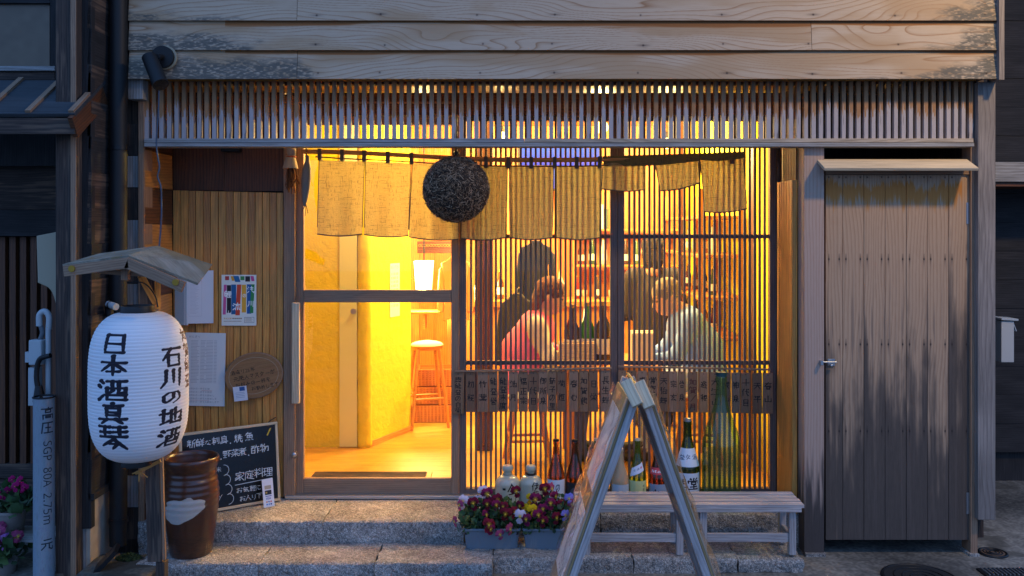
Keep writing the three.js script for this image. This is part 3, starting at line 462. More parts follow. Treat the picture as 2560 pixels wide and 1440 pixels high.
{
  const tz = -0.85, t = thing('dining_table', 'wooden dining table between the two seated people', 'table', [X(1520, tz), FL, tz]);
  local('tabletop', bg(0.62, 0.035, 0.6, 0.004), M.orange, t, 0, 0.615, 0); for (const a of [-1, 1]) for (const b of [-1, 1]) local('leg', bg(0.05, 0.6, 0.05, 0.003), M.orange, t, a * 0.26, 0.3, b * 0.24);
  const c = thing('back_counter', 'long wooden counter along the back of the room', 'counter', [0.35, FL, -2.55]);
  local('top', bg(2.0, 0.045, 0.45, 0.005), M.orange, c, 0, 0.87, 0); for (let i = 0; i < 10; i++) local('front_panel', bg(0.188, 0.82, 0.02, 0.003), M.honey, c, -0.855 + i * 0.19, 0.43, 0.17);
  local('foot_rail', cyl([-0.95, 0.15, 0.26], [0.95, 0.15, 0.26], 0.015), M.brown, c);
  const sh = thing('wall_ledge', 'small wooden ledge under the paper lampshade', 'shelf', [X(1062, -2.2), Y(780, -2.2), -2.2]); local('board', bg(0.26, 0.02, 0.18, 0.003), M.orange, sh); local('bracket', bg(0.02, 0.12, 0.14), M.honey, sh, 0, -0.07, 0);
  const tv = thing('television', 'wall television showing a bright blue picture', 'television', [X(1400, -2.9), Y(415, -2.9), -2.9]);
  local('case', bg(0.74, 0.44, 0.04, 0.006), M.blackPlastic, tv); const scr = canvasTex(256, 144, (g) => { const q = g.createLinearGradient(0, 0, 0, 144); q.addColorStop(0, '#2a90ff'); q.addColorStop(0.5, '#1450f0'); q.addColorStop(0.62, '#3aa0ff'); q.addColorStop(1, '#1a48e0'); g.fillStyle = q; g.fillRect(0, 0, 256, 144); g.fillStyle = '#7ab8ff'; for (let i = 0; i < 7; i++) g.fillRect(12 + i * 34, 86 + (i % 3) * 8, 24, 40); });
  local('screen', new THREE.PlaneGeometry(0.7, 0.4), std({ color: 0x000000, emissiveMap: scr, emissive: 0xffffff, emissiveIntensity: 1.3, roughness: 0.9 }), tv, 0, 0, 0.0225);
  const tl = new THREE.RectAreaLight(0x78b4ff, 1.2, 0.7, 0.4); tl.position.set(0, 0, 0.04); tl.lookAt(tv.position.x, tv.position.y, 10); tl.rotation.set(0, Math.PI, 0); tl.name = 'screen_light'; tv.add(tl);
}
// crates beside the stool
for (let k = 0; k < 3; k++) {
  const z = -2.0 - k * 0.02, w = 0.34, t = thing('wicker_crate', ['woven crate on the floor behind the bar stool', 'woven crate in the middle of the stack behind the bar stool', 'topmost woven crate of the stack behind the bar stool'][k], 'crate', [X(1085 + k * 6, z), FL + k * 0.135, z], 'stacked crates');
  for (const s of [-1, 1]) { local('side', bg(w, 0.13, 0.012), M.orange, t, 0, 0.067, s * 0.12); local('end', bg(0.012, 0.13, 0.228), M.orange, t, s * (w / 2 - 0.006), 0.067, 0); } local('bottom', bg(w - 0.03, 0.01, 0.22), M.honey, t, 0, 0.007, 0);
  for (let i = 0; i < 12; i++) local('rib', bg(0.012, 0.125, 0.006), M.honey, t, -w / 2 + 0.02 + i * 0.027, 0.066, 0.129);
}
// wooden transom with carved teeth in the passage
{ const z = -2.6, t = thing('carved_transom', 'carved wooden transom hanging above the paper lampshade', 'carving', [X(1088, z), Y(618, z), z]); local('board', bg(0.3, 0.1, 0.03, 0.004), M.brown, t); for (let i = 0; i < 12; i++) { const r = new THREE.TorusGeometry(0.01, 0.003, 6, 12); local('ring', r, M.orange, t, -0.13 + i * 0.0237, 0.015, 0.018); } }
function coat(px, py, z, w, h, mat, label) {   // a jacket on a hanger: shoulders, hanging sleeves, hem
  const t = thing('hanging_coat', label, 'coat', [X(px, z), Y(py, z), z]), k = w / 0.15, q = h / 0.5, ex = (pts, d) => { const sh = new THREE.Shape(pts.map(([x, y]) => new THREE.Vector2(x * k, y * q))); const g = new THREE.ExtrudeGeometry(sh, { depth: d, bevelEnabled: true, bevelSize: 0.01, bevelThickness: 0.014, bevelSegments: 3 }); return lump(g, 0.012, 16, Math.round(px)); };
  local('body', ex([[-0.03, 0], [0.03, 0], [0.07, -0.035], [0.125, -0.06], [0.1, -0.2], [0.105, -0.36], [0.118, -0.5], [0.02, -0.51], [-0.06, -0.495], [-0.112, -0.505], [-0.1, -0.3], [-0.105, -0.18], [-0.125, -0.06], [-0.07, -0.035]], 0.05), mat, t);
  for (const s of [-1, 1]) local('sleeve', ex([[s * 0.115, -0.06], [s * 0.15, -0.11], [s * 0.172, -0.3], [s * 0.165, -0.43], [s * 0.128, -0.435], [s * 0.12, -0.2]], 0.035), mat, t, 0, 0, 0.012);
  local('hanger', tube([[0, 0.005, 0.02], [0.004, 0.035, 0.02], [0.02, 0.05, 0.02], [0.028, 0.03, 0.02]], 0.0035, 16, 6), M.steel, t);
}
const navy = std({ color: 0x23252c, roughness: 0.95, side: THREE.DoubleSide }), tan = std({ color: 0xc08a4a, roughness: 0.9, side: THREE.DoubleSide }), olive = std({ color: 0x2e2c24, roughness: 0.95, side: THREE.DoubleSide });
coat(1340, 604, -1.9, 0.125, 0.46, navy, 'dark jacket hanging on the wall above the person in pink'); coat(1292, 735, -1.7, 0.13, 0.6, olive, 'dark green coat hanging low behind the person in pink'); coat(1140, 640, -2.2, 0.12, 0.5, tan, 'tan coat hanging by the paper lampshade');
// ---------------------------------------------------------------- shelves with their things
function shelfBottle(x, y, z, h, col, label, kind = 'bottle') {
  const r = h * 0.14, t = thing(kind === 'cup' ? 'tea_cup' : 'shelf_bottle', label, kind, [x, y, z], 'things on the shelves inside');
  if (kind === 'cup') { local('bowl', lathe([[0.004, 0], [r * 2, 0.002], [r * 2.6, h * 0.6], [r * 2.7, h], [r * 2.4, h], [r * 2.2, h * 0.5], [0.004, h * 0.15]], 18), std({ color: col, roughness: 0.35, side: THREE.DoubleSide }), t); return; }
  local('body', lathe([[0.001, 0], [r, 0.002], [r, h * 0.55], [r * 0.4, h * 0.75], [r * 0.34, h * 0.94], [0.001, h * 0.94]], 18), std({ color: col, roughness: 0.2 }), t); local('label_band', new THREE.CylinderGeometry(r * 1.02, r * 1.02, h * 0.25, 18, 1, true), M.paper, t, 0, h * 0.28, 0); local('cap', new THREE.CylinderGeometry(r * 0.36, r * 0.36, h * 0.06, 12), M.brass, t, 0, h * 0.97, 0);
}
{
  const s1 = thing('wall_shelf', 'wooden wall shelf of books and bottles behind the lattice', 'shelf', [0.95, Y(575, -2.9), -3.1]);
  for (const dy of [0, -0.32, -0.62]) local('board', bg(0.95, 0.02, 0.26, 0.003), M.orange, s1, 0, dy, 0); for (const dx of [-0.465, 0.465]) local('side_panel', bg(0.02, 0.98, 0.26), M.honey, s1, dx, -0.28, 0);
  const by = Y(575, -2.9);
  const cols = [0x6e3a1c, 0x2f4a24, 0xd8d0bc, 0x8a1f1a, 0x3a2a1a, 0x44603a, 0xe0d8c8, 0x5a3418];
  const cn = ['amber', 'green', 'cream', 'red', 'dark brown', 'olive', 'white', 'brown'];
  for (let i = 0; i < 8; i++) shelfBottle(0.55 + i * 0.1, by - 0.31, -3.08, rr(0.2, 0.26), cols[i], `${cn[i]} bottle on the middle board of the wall shelf`);
  for (let i = 0; i < 6; i++) shelfBottle(0.58 + i * 0.12, by - 0.61, -3.06, 0.07, [0xd8c8a0, 0x7a5a3a, 0xe8e0d0, 0x55606a, 0xb08a5a, 0x8a8478][i], `${['sand', 'umber', 'white', 'slate', 'ochre', 'grey'][i]} cup on the lowest board of the wall shelf`, 'cup');
  const bc = [0xe8d8a0, 0xa83020, 0x304058, 0xd0b070, 0x705030, 0xe0e0d0, 0x486040, 0xc07030, 0x803828, 0xe8c890], bn = ['cream', 'red', 'navy', 'gold', 'brown', 'white', 'green', 'orange', 'maroon', 'buff'];
  for (let i = 0; i < 10; i++) { const h = rr(0.16, 0.23), t = thing('book', `${bn[i]} book standing on the top board of the wall shelf`, 'book', [0.55 + i * 0.036, by + 0.01, -3.06], 'books on the top board'); local('cover', bg(0.03, h, 0.13, 0.002), std({ color: bc[i], roughness: 0.7 }), t, 0, h / 2, 0); local('pages', bg(0.024, h - 0.008, 0.126), M.paper, t, 0, h / 2 + 0.001, -0.004); }
  // shelves on the right-hand wall, running inwards
  const s2 = thing('side_shelf', 'dark shelf rack on the side wall behind the pale blue shirt', 'shelf', [RX1 - 0.16, FL, -1.7]);
  for (const y of [0.75, 1.02, 1.3, 1.56]) local('board', bg(0.3, 0.022, 1.5, 0.003), M.orange, s2, 0, y, 0); for (const z of [-0.74, 0, 0.74]) for (const dx of [-0.13, 0.13]) local('upright', bg(0.028, 1.75, 0.028), M.orange, s2, dx, 0.875, z);
  const names2 = ['wine red', 'moss green', 'bone white', 'honey', 'black', 'tan', 'teal', 'copper', 'ivory', 'smoke grey', 'plum', 'straw'], cc = [0x5a1a18, 0x3a4a20, 0xe4dcc8, 0xb07a30, 0x1a1816, 0xa8845a, 0x24504a, 0x9a5a30, 0xe8e0c0, 0x6a6a68, 0x48243a, 0xc8b070];
  for (let i = 0; i < 12; i++) shelfBottle(RX1 - 0.18, FL + [0.761, 1.031, 1.311][i % 3], -1.15 - Math.floor(i / 3) * 0.3, rr(0.17, 0.22), cc[i], `${names2[i]} bottle in the rack on the side wall`);
  // on the table and counter
  const tb = [[1430, -0.72, 0.37, 0x3a2014, 'dark brown bottle standing at the near edge of the dining table'], [1467, -0.74, 0.38, 0x2f7a2a, 'bright green bottle standing on the dining table'], [1508, -0.7, 0.39, 0x30180c, 'tall brown bottle with white neck band on the dining table']];
  for (const [px, z, h, c, l] of tb) shelfBottle(X(px, z), FL + 0.634, z, h, c, l);
  const bx = thing('wooden_box', 'pale wooden box on the dining table in front of the person in pink', 'box', [X(1443, -0.62), FL + 0.634, -0.62]); local('front', bg(0.23, 0.14, 0.01, 0.002), M.pale, bx, 0, 0.07, 0.05); local('back', bg(0.23, 0.14, 0.01, 0.002), M.pale, bx, 0, 0.07, -0.05); for (const s of [-1, 1]) local('end', bg(0.01, 0.14, 0.09, 0.002), M.pale, bx, s * 0.11, 0.07, 0);
  const wc = thing('white_carton', 'white carton on the dining table before the pale blue shirt', 'carton', [X(1606, -0.66), FL + 0.634, -0.66]); local('box', bg(0.15, 0.2, 0.1, 0.003), std({ color: 0xe6dcc8, roughness: 0.7 }), wc, 0, 0.1, 0); local('flap', bg(0.15, 0.004, 0.06), std({ color: 0xd8ceb8, roughness: 0.7 }), wc, 0, 0.204, -0.02);
  for (let i = 0; i < 7; i++) shelfBottle(-0.35 + i * 0.17 + rr(-0.02, 0.02), FL + 0.893, -2.5 + rr(-0.1, 0.1), rr(0.16, 0.26), [0xe8dcc0, 0x5a3a1a, 0x3c5a30, 0xc8a060, 0xf0e8d8, 0x7a2a1a, 0x48382a][i], `${['cream', 'brown', 'leaf green', 'amber', 'milk white', 'brick red', 'dark brown'][i]} bottle on the back counter`);
}
// ---------------------------------------------------------------- people
function field(N, c, half, sdf) {   // marching cubes over a cube round c; returns geometry in world space
  const mc = new MarchingCubes(N, new THREE.MeshStandardMaterial(), false, false, 60000); mc.isolation = 0;
  const hs = N / 2; for (let k = 0; k < N; k++) for (let j = 0; j < N; j++) for (let i = 0; i < N; i++) mc.field[i + j * N + k * N * N] = -sdf(c[0] + (i - hs) / hs * half, c[1] + (j - hs) / hs * half, c[2] + (k - hs) / hs * half);
  mc.update(); const n = mc.count, p = mc.positionArray.slice(0, n * 3); for (let i = 0; i < n * 3; i++) p[i] = p[i] * half + c[i % 3];
  const g = new THREE.BufferGeometry(); g.setAttribute('position', new THREE.BufferAttribute(new Float32Array(p), 3)); const m = mergeVertices(g, 1e-4); m.computeVertexNormals(); return m;
}
function capsule(x, y, z, b) { const [a, e, ra, rb] = b, dx = e[0] - a[0], dy = e[1] - a[1], dz = e[2] - a[2], t = clamp(((x - a[0]) * dx + (y - a[1]) * dy + (z - a[2]) * dz) / (dx * dx + dy * dy + dz * dz + 1e-9)); return Math.hypot(x - a[0] - dx * t, y - a[1] - dy * t, z - a[2] - dz * t) - mix(ra, rb, t); }
const smin = (a, b, k) => { const h = Math.max(k - Math.abs(a - b), 0) / k; return Math.min(a, b) - h * h * k * 0.25; };
function union(bones, k) { return (x, y, z) => { let d = 9; for (const b of bones) d = smin(d, capsule(x, y, z, b), k); return d; }; }
function tint(g, f) { const p = g.attributes.position, c = new Float32Array(p.count * 3); for (let i = 0; i < p.count; i++) c.set(f(p.getX(i), p.getY(i), p.getZ(i)), i * 3); g.setAttribute('color', new THREE.BufferAttribute(c, 3)); return g; }
function handBones(w, dir, down) {   // palm and five curled fingers; w wrist, dir forward, down = where the fingers curl
  const D = new THREE.Vector3(...dir).normalize(), Nn = new THREE.Vector3(...down).normalize(), S = new THREE.Vector3().crossVectors(D, Nn).normalize(), W = new THREE.Vector3(...w), at = (a, b, c) => W.clone().addScaledVector(D, a).addScaledVector(S, b).addScaledVector(Nn, c).toArray(), out = [[at(0, 0, 0), at(0.07, 0, 0.003), 0.026, 0.03]];
  [[-0.027, 0.058], [-0.009, 0.068], [0.009, 0.064], [0.026, 0.05]].forEach(([s, L]) => { out.push([at(0.075, s, 0), at(0.075 + L * 0.5, s * 1.05, 0.012), 0.0092, 0.0088], [at(0.075 + L * 0.5, s * 1.05, 0.012), at(0.075 + L * 0.8, s * 1.05, 0.04), 0.0088, 0.0075]); });
  out.push([at(0.02, -0.03, 0.004), at(0.05, -0.052, 0.014), 0.0115, 0.01], [at(0.05, -0.052, 0.014), at(0.075, -0.045, 0.03), 0.01, 0.008]); return out;
}
function person(label, base, spec) {
  const t = thing('person', label, 'person', base), { bones, head, hands, skin, cols, hair, style } = spec, all = bones.map((b) => b[0]);
  const lo = [9, 9, 9], hi = [-9, -9, -9]; for (const b of all) for (const q of [b[0], b[1]]) for (let i = 0; i < 3; i++) { lo[i] = Math.min(lo[i], q[i] - 0.2); hi[i] = Math.max(hi[i], q[i] + 0.2); }
  const c = lo.map((v, i) => (v + hi[i]) / 2), half = Math.max(...hi.map((v, i) => v - lo[i])) / 2 + 0.02;
  const parts = [tint(field(84, c, half, union(all, 0.05)), (x, y, z) => { let best = 9, col = skin; for (const [b, ci] of bones) { const d = capsule(x, y, z, b); if (d < best) { best = d; col = cols[ci]; } } return col; })];
  const F = new THREE.Vector3(...head.f).normalize(), S = new THREE.Vector3().crossVectors(F, new THREE.Vector3(0, 1, 0)).normalize(), U = new THREE.Vector3().crossVectors(S, F), C = new THREE.Vector3(...head.c);
  const toL = (x, y, z) => { const v = new THREE.Vector3(x, y, z).sub(C); return [v.dot(S), v.dot(U), v.dot(F)]; };
  const ell = (p, q, r) => { const k = Math.hypot((p[0] - q[0]) / r[0], (p[1] - q[1]) / r[1], (p[2] - q[2]) / r[2]); return (k - 1) * Math.min(...r); };
  const hs = (x, y, z) => { const p = toL(x, y, z); let d = ell(p, [0, 0.025, -0.01], [0.076, 0.09, 0.095]); d = smin(d, ell(p, [0, -0.05, 0.022], [0.055, 0.062, 0.065]), 0.04); d = smin(d, ell(p, [0, -0.015, 0.092], [0.012, 0.022, 0.02]), 0.015); d = smin(d, ell(p, [0, -0.06, 0.08], [0.024, 0.01, 0.012]), 0.012); for (const s of [-1, 1]) { d = smin(d, ell(p, [s * 0.078, -0.005, -0.01], [0.012, 0.03, 0.02]), 0.008); d = Math.max(d, -ell(p, [s * 0.03, 0.012, 0.092], [0.016, 0.01, 0.014])); } d = smin(d, capsule(...p, [[0, -0.06, -0.02], [0, -0.15, -0.05], 0.05, 0.055]), 0.03); return d; };
  parts.push(tint(field(56, head.c, 0.19, hs), (x, y, z) => { const p = toL(x, y, z); for (const s of [-1, 1]) { if (Math.hypot(p[0] - s * 0.03, (p[1] - 0.012) * 1.6) < 0.012 && p[2] > 0.06) return [0.05, 0.03, 0.02]; if (Math.abs(p[0] - s * 0.03) < 0.02 && Math.abs(p[1] - 0.034) < 0.006 && p[2] > 0.05) return hair.map((v) => v * 0.9); } if (Math.abs(p[1] + 0.06) < 0.007 && Math.abs(p[0]) < 0.022 && p[2] > 0.06) return [skin[0] * 0.75, skin[1] * 0.45, skin[2] * 0.45]; return skin; }));
  for (const h of hands) { const hb = handBones(...h), hc = hb[0][1]; parts.push(tint(field(52, hc, 0.13, union(hb, 0.006)), () => skin)); }
  local('body', mergeGeometries(parts), std({ vertexColors: true, roughness: 0.8 }), t).position.set(-base[0], -base[1], -base[2]);
  const hh = (x, y, z) => { const p = toL(x, y, z); let d = ell(p, [0, 0.04, -0.02], [0.088, 0.09, 0.1]); d = Math.max(d, -(ell(p, [0, -0.045, 0.09], [0.085, 0.09, 0.1]))); if (style === 'long') { d = smin(d, ell(p, [0, -0.05, -0.07], [0.08, 0.1, 0.05]), 0.03); } else d = Math.max(d, -(p[1] + 0.03 + Math.max(0, -p[2]) * 0.6)); return d + (vn3(x * 60, y * 60, z * 60, 3) - 0.5) * 0.01; };
  local('hair', field(48, head.c, 0.2, hh), std({ color: new THREE.Color().setRGB(...hair), roughness: 0.85 }), t).position.set(-base[0], -base[1], -base[2]);
}
{
  const z = -0.85, J = (px, py, dz = 0) => [X(px, z), Y(py, z), z + dz];
  const seat = FL + 0.5, kn = 0.46;
  const sitter = (dir, hx, sh, ne, hd, el, hn, cols, skin, hair, style, label, f) => {
    const hip = [X(hx, z), seat, z], bones = [], kx = hip[0] + dir * 0.4;
    for (const s of [-1, 1]) { bones.push([[[hip[0], seat, z + s * 0.09], [kx, seat + 0.01, z + s * 0.1], 0.085, 0.062], 1], [[[kx, seat + 0.01, z + s * 0.1], [kx - dir * 0.04, FL + 0.09, z + s * 0.1], 0.058, 0.042], 1], [[[kx - dir * 0.05, FL + 0.045, z + s * 0.1], [kx + dir * 0.12, FL + 0.035, z + s * 0.11], 0.042, 0.034], 2]); }
    bones.push([[[hip[0], seat + 0.02, z], [mix(hip[0], sh[0], 0.5) - dir * 0.03, mix(seat, sh[1], 0.5), z], 0.15, 0.145], 0], [[[mix(hip[0], sh[0], 0.5) - dir * 0.03, mix(seat, sh[1], 0.5), z], [sh[0], sh[1] - 0.05, z], 0.145, 0.13], 0], [[[sh[0], sh[1], z - 0.14], [sh[0], sh[1], z + 0.14], 0.07, 0.07], 0], [[sh, ne, 0.07, 0.05], 3]);
    for (const s of [-1, 1]) bones.push([[[sh[0], sh[1], z + s * 0.16], [el[0], el[1], z + s * 0.2], 0.06, 0.046], s > 0 ? 4 : 0], [[[el[0], el[1], z + s * 0.2], [hn[0], hn[1], z + s * 0.13], 0.043, 0.03], s > 0 ? 4 : 0]);
    person(label, [hip[0], FL, z], { bones, head: { c: hd, f }, hands: [1, -1].map((s) => [[hn[0], hn[1], z + s * 0.13], [dir, -0.1, -s * 0.3], [0, -1, 0]]), skin, cols, hair, style });
  };
  const skin = [0.55, 0.33, 0.22];
  sitter(1, 1305, J(1340, 808), J(1362, 775), J(1378, 742), J(1372, 888), J(1405, 880), [[0.8, 0.17, 0.3], [0.06, 0.06, 0.09], [0.05, 0.04, 0.04], skin, [0.75, 0.66, 0.52]], skin, [0.12, 0.045, 0.02], 'long', 'person in a pink sweater with cream sleeve seated leaning over the table', [1, -0.35, 0.12]);
  sitter(-1, 1762, J(1716, 798), J(1692, 770), J(1666, 745), J(1676, 885), J(1622, 888), [[0.2, 0.4, 0.95], [0.4, 0.5, 0.7], [0.06, 0.05, 0.04], skin, [0.2, 0.4, 0.95]], skin, [0.2, 0.17, 0.14], 'short', 'person in a pale blue shirt seated bending over the table', [-1, -0.45, 0.2]);
  const zc = -1.75, K = (px, py, dz = 0) => [X(px, zc), Y(py, zc), zc + dz], hip = K(1634, 860), sh = K(1634, 695), bones = [];
  for (const s of [-1, 1]) bones.push([[[hip[0] + s * 0.09, hip[1], zc], [hip[0] + s * 0.1, FL + 0.3, zc + 0.05], 0.09, 0.065], 1], [[[hip[0] + s * 0.1, FL + 0.3, zc + 0.05], [hip[0] + s * 0.1, FL + 0.07, zc - 0.03], 0.062, 0.045], 1], [[[hip[0] + s * 0.1, FL + 0.045, zc], [hip[0] + s * 0.11, FL + 0.035, zc - 0.17], 0.042, 0.034], 1], [[[sh[0] + s * 0.16, sh[1], zc], [sh[0] + s * 0.22, sh[1] - 0.27, zc - 0.02], 0.062, 0.048], 0], [[[sh[0] + s * 0.22, sh[1] - 0.27, zc - 0.02], [sh[0] + s * 0.1, sh[1] - 0.3, zc - 0.24], 0.045, 0.03], 0]);
  bones.push([[hip, [sh[0], sh[1] - 0.12, zc], 0.15, 0.15], 0], [[[sh[0] - 0.13, sh[1], zc], [sh[0] + 0.13, sh[1], zc], 0.075, 0.075], 0], [[sh, K(1633, 668), 0.065, 0.052], 2]);
  person('person in black standing with back to the lattice behind the pale blue shirt', [hip[0], FL, zc], { bones, head: { c: K(1632, 628), f: [0.1, -0.05, -1] }, hands: [-1, 1].map((s) => [[sh[0] + s * 0.1, sh[1] - 0.3, zc - 0.24], [-s * 0.2, 0, -1], [0, -1, 0]]), skin, cols: [[0.03, 0.03, 0.035], [0.03, 0.03, 0.04], skin], hair: [0.02, 0.016, 0.014], style: 'long' });
}
// ---------------------------------------------------------------- neighbouring house on the left
{
  const nb = thing('neighbour_house', 'dark timber house with a recessed lattice entrance beside the rain pipe', 'building', [-2.6, 0, 0.5]);
  const zc = 0.70, zp = 0.76;
  pb('corner_board', M.black, nb, 190, 228, -200, 1322, 0.66, zc, 0.003); pb('main_post', M.dark, nb, 138, 189, -200, 1600, 0.62, zp, 0.006);
  pb('weathered_edge', M.frame, nb, 176, 190, -200, 1600, zp, zp + 0.004, 0.002);
  pb('thin_post', M.greyB, nb, 195, 215, 1323, 1600, 0.66, 0.69);
  const sx = X(228, zc);
  for (let i = 0; i < 20; i++) { const y0 = 0.4 + i * 0.172, g = bg(0.014, 0.17, 0.3).clone(); g.rotateZ(-0.05); add('side_board', g, i % 3 ? M.dark : M.black, nb, sx - 0.008, y0 + 0.086, 0.55); }
  wb('foundation', M.render, nb, sx - 0.1, sx - 0.012, 0, 0.385, 0.4, zc - 0.015); { const g = bg(0.03, 0.03, 0.3).clone(); add('flashing', g, M.black, nb, sx, 0.392, 0.55); }
  // recessed entrance: lattice door, frame, dark lintel, back wall
  const rz = 0.25; wb('back_wall', M.black, nb, -4.2, X(150, rz), 0, 4, rz - 0.2, rz - 0.06);
  const ld = sub('lattice_door', nb); for (let i = 0; i < 9; i++) pb('slat', M.brown, ld, -82 + i * 26.3, -66 + i * 26.3, 592, 1160, rz - 0.02, rz + 0.012, 0.002);
  pb('panel', M.dark, ld, -120, 150, 592, 1180, rz - 0.06, rz - 0.03); pb('bottom_rail', M.dark, ld, -120, 150, 1160, 1196, rz - 0.03, rz + 0.02, 0.003); pb('cross_rail', M.dark, ld, -120, 150, 772, 782, rz - 0.028, rz - 0.018); pb('kick_board', M.dark, ld, -120, 150, 1197, 1330, rz - 0.03, rz + 0.005, 0.003);
  pb('lintel', M.black, nb, -150, 150, 525, 590, rz - 0.05, rz + 0.06); pb('upper_board', M.dark, nb, -150, 150, 366, 524, rz - 0.05, rz + 0.02); pb('plaster_strip', M.render, nb, -150, 138, 341, 366, rz - 0.05, rz + 0.1);
  // lean-to roof of grey sheet with battens
  const rf = sub('lean_to_roof', nb), A = [X(150, 0.5), Y(200, 0.5), 0.45], prof = new THREE.Shape(); prof.moveTo(0, 0); prof.lineTo(0.42, -0.2); prof.lineTo(0.42, -0.225); prof.lineTo(0, -0.03);
  const zf = 0.86, yb = Y(288, zf), yt = Y(200, 0.6), xr = X(216, 0.75);
  const slope = (x0, x1, lift, th, mat, name) => { const g = bg(x1 - x0, th, Math.hypot(zf - 0.55, yt - yb)).clone(); g.rotateX(Math.atan2(yt - yb, zf - 0.55)); add(name, g, mat, rf, (x0 + x1) / 2, (yt + yb) / 2 + lift, (zf + 0.55) / 2); };
  slope(-3.6, xr, 0, 0.016, std({ map: M.greyB.map, color: 0x66707a, roughness: 0.6 }), 'sheet'); for (let i = 0; i < 5; i++) slope(xr - 0.03 - i * 0.2, xr - 0.005 - i * 0.2, 0.015, 0.016, M.frame, 'batten');
  wb('fascia', M.dark, rf, -3.6, xr - 0.005, yb - 0.085, yb - 0.012, zf - 0.03, zf - 0.008); { const g = bg(0.022, 0.1, 0.36).clone(); g.rotateX(Math.atan2(yt - yb, zf - 0.55)); add('barge_board', g, M.brown, rf, xr - 0.012, (yt + yb) / 2 - 0.06, (zf + 0.55) / 2); }
  // window above
  const w = sub('window', nb), wz = 0.42; pb('pane', std({ map: M.render.map, color: 0xa09484, roughness: 0.35 }), w, -200, 124, 8, 165, wz - 0.03, wz - 0.015); pb('frame', M.black, w, 125, 140, -100, 180, wz - 0.04, wz + 0.01, 0.003); pb('frame', M.black, w, -200, 124.7, -30, 8, wz - 0.04, wz + 0.008, 0.003); pb('sill', M.greyB, w, -200, 137, 165, 177, wz - 0.04, wz + 0.03, 0.003); pb('sill', M.dark, w, -200, 137, 180, 200, wz - 0.04, wz + 0.015, 0.003);
  pb('wall_board', M.black, nb, 139, 165, -200, 205, 0.3, 0.44); pb('worn_post', M.frame, nb, 166, 190, -200, 202, 0.4, 0.55, 0.004); wb('upper_wall', M.black, nb, -4.2, X(190, 0.4), 2.0, 4.2, 0.1, 0.38);
  { // rain pipe
    const rz2 = 0.52, x = X(296, rz2), t = thing('rain_pipe', 'black rain pipe running down between the two houses', 'pipe', [x, 0, rz2]); local('pipe', new THREE.CylinderGeometry(0.042, 0.042, 4, 20), M.blackPlastic, t, 0, 2.1, 0); for (const y of [Y(370, rz2), Y(1300, rz2)]) local('clip', new THREE.CylinderGeometry(0.046, 0.046, 0.022, 20), M.darkMetal, t, 0, y, 0);
    const e = thing('pipe_stub', 'short grey pipe stub poking from behind the rain pipe', 'pipe', [X(276, 0.6), Y(761, 0.6), 0.6]); local('elbow', tube([[-0.012, -0.06, -0.02], [-0.012, -0.01, -0.01], [0.02, 0, 0.03]], 0.02, 14, 12), M.blackPlastic, e); local('end', cyl([-0.005, 0.002, 0.01], [0.05, -0.008, 0.05], 0.017), M.pvc, e);
  }
  // meter box, conduits, guarded post
  { const z = 0.62, g = new THREE.Shape(); g.moveTo(0, 0); g.lineTo(0.1, 0.02); g.lineTo(0.1, -0.36); g.quadraticCurveTo(0.085, -0.26, 0.05, -0.24); g.lineTo(0.006, -0.22); g.closePath(); one('wall_cover', new THREE.ExtrudeGeometry(g, { depth: 0.12, bevelEnabled: true, bevelSize: 0.006, bevelThickness: 0.006, bevelSegments: 2 }), std({ color: 0xa89a80, roughness: 0.6 }), 'beige moulded cover half hidden behind the dark timber post', 'cover', X(95, z), Y(592, z), z - 0.12); }
  { const z = 0.70, P = (px, py) => [X(px, z), Y(py, z), z], B = P(110, 985), L3 = (px, py, dz = 0) => { const q = P(px, py); return [q[0] - B[0], q[1] - B[1], dz]; };
    const t = thing('conduit_run', 'pale plastic conduits and junction box feeding the steel pipe', 'conduit', B);
    local('elbow', tube([L3(98, 815), L3(100, 785), L3(112, 778, 0), L3(122, 790), L3(122, 824)], 0.014, 24, 12), M.pvc, t); local('conduit', cyl(L3(121, 820), L3(121, 985), 0.0125), M.pvc, t); local('grey_hose', tube([L3(102, 815), L3(106, 832), L3(100, 850)], 0.011, 12, 10), std({ color: 0x5a6066, roughness: 0.5 }), t);
    local('junction_box', new RoundedBoxGeometry(0.062, 0.12, 0.05, 2, 0.006).translate(...L3(94, 880, 0.0)), M.pvc, t); local('box_clip', new THREE.BoxGeometry(0.02, 0.05, 0.03).translate(...L3(72, 892, 0)), M.pvc, t); local('trunking', new THREE.BoxGeometry(0.045, 0.18, 0.04).translate(...L3(88, 965, 0)), M.pvc, t);
    local('black_cable', tube([L3(140, 885, 0.05), L3(112, 895, 0.045), L3(104, 935, 0.045), L3(112, 985, 0.05)], 0.012, 24, 10), M.blackPlastic, t); local('cable_boot', cyl(L3(111, 960, 0.05), L3(113, 998, 0.05), 0.016, 0.03), M.darkMetal, t);
  }
  { const z = 0.80, pt = canvasTex(512, 1536, (g) => { g.fillStyle = '#8f9ba4'; g.fillRect(0, 0, 512, 1536); for (let i = 0; i < 2600; i++) { g.fillStyle = `rgba(${60 + rnd() * 90},${70 + rnd() * 80},${80 + rnd() * 70},0.1)`; g.fillRect(rnd() * 512, rnd() * 1536, 3 + rnd() * 8, 4 + rnd() * 40); } ink(g, '#1c2632'); column(g, '高圧', 206, 70, 100, 112, { w: 0.1 }); g.save(); g.translate(256, 340); g.rotate(Math.PI / 2); g.font = '92px sans-serif'; g.textBaseline = 'middle'; g.fillText('SGP  80A  2.75m', 0, 0); g.restore(); column(g, '元', 206, 1120, 96, 80, { w: 0.1 }); });
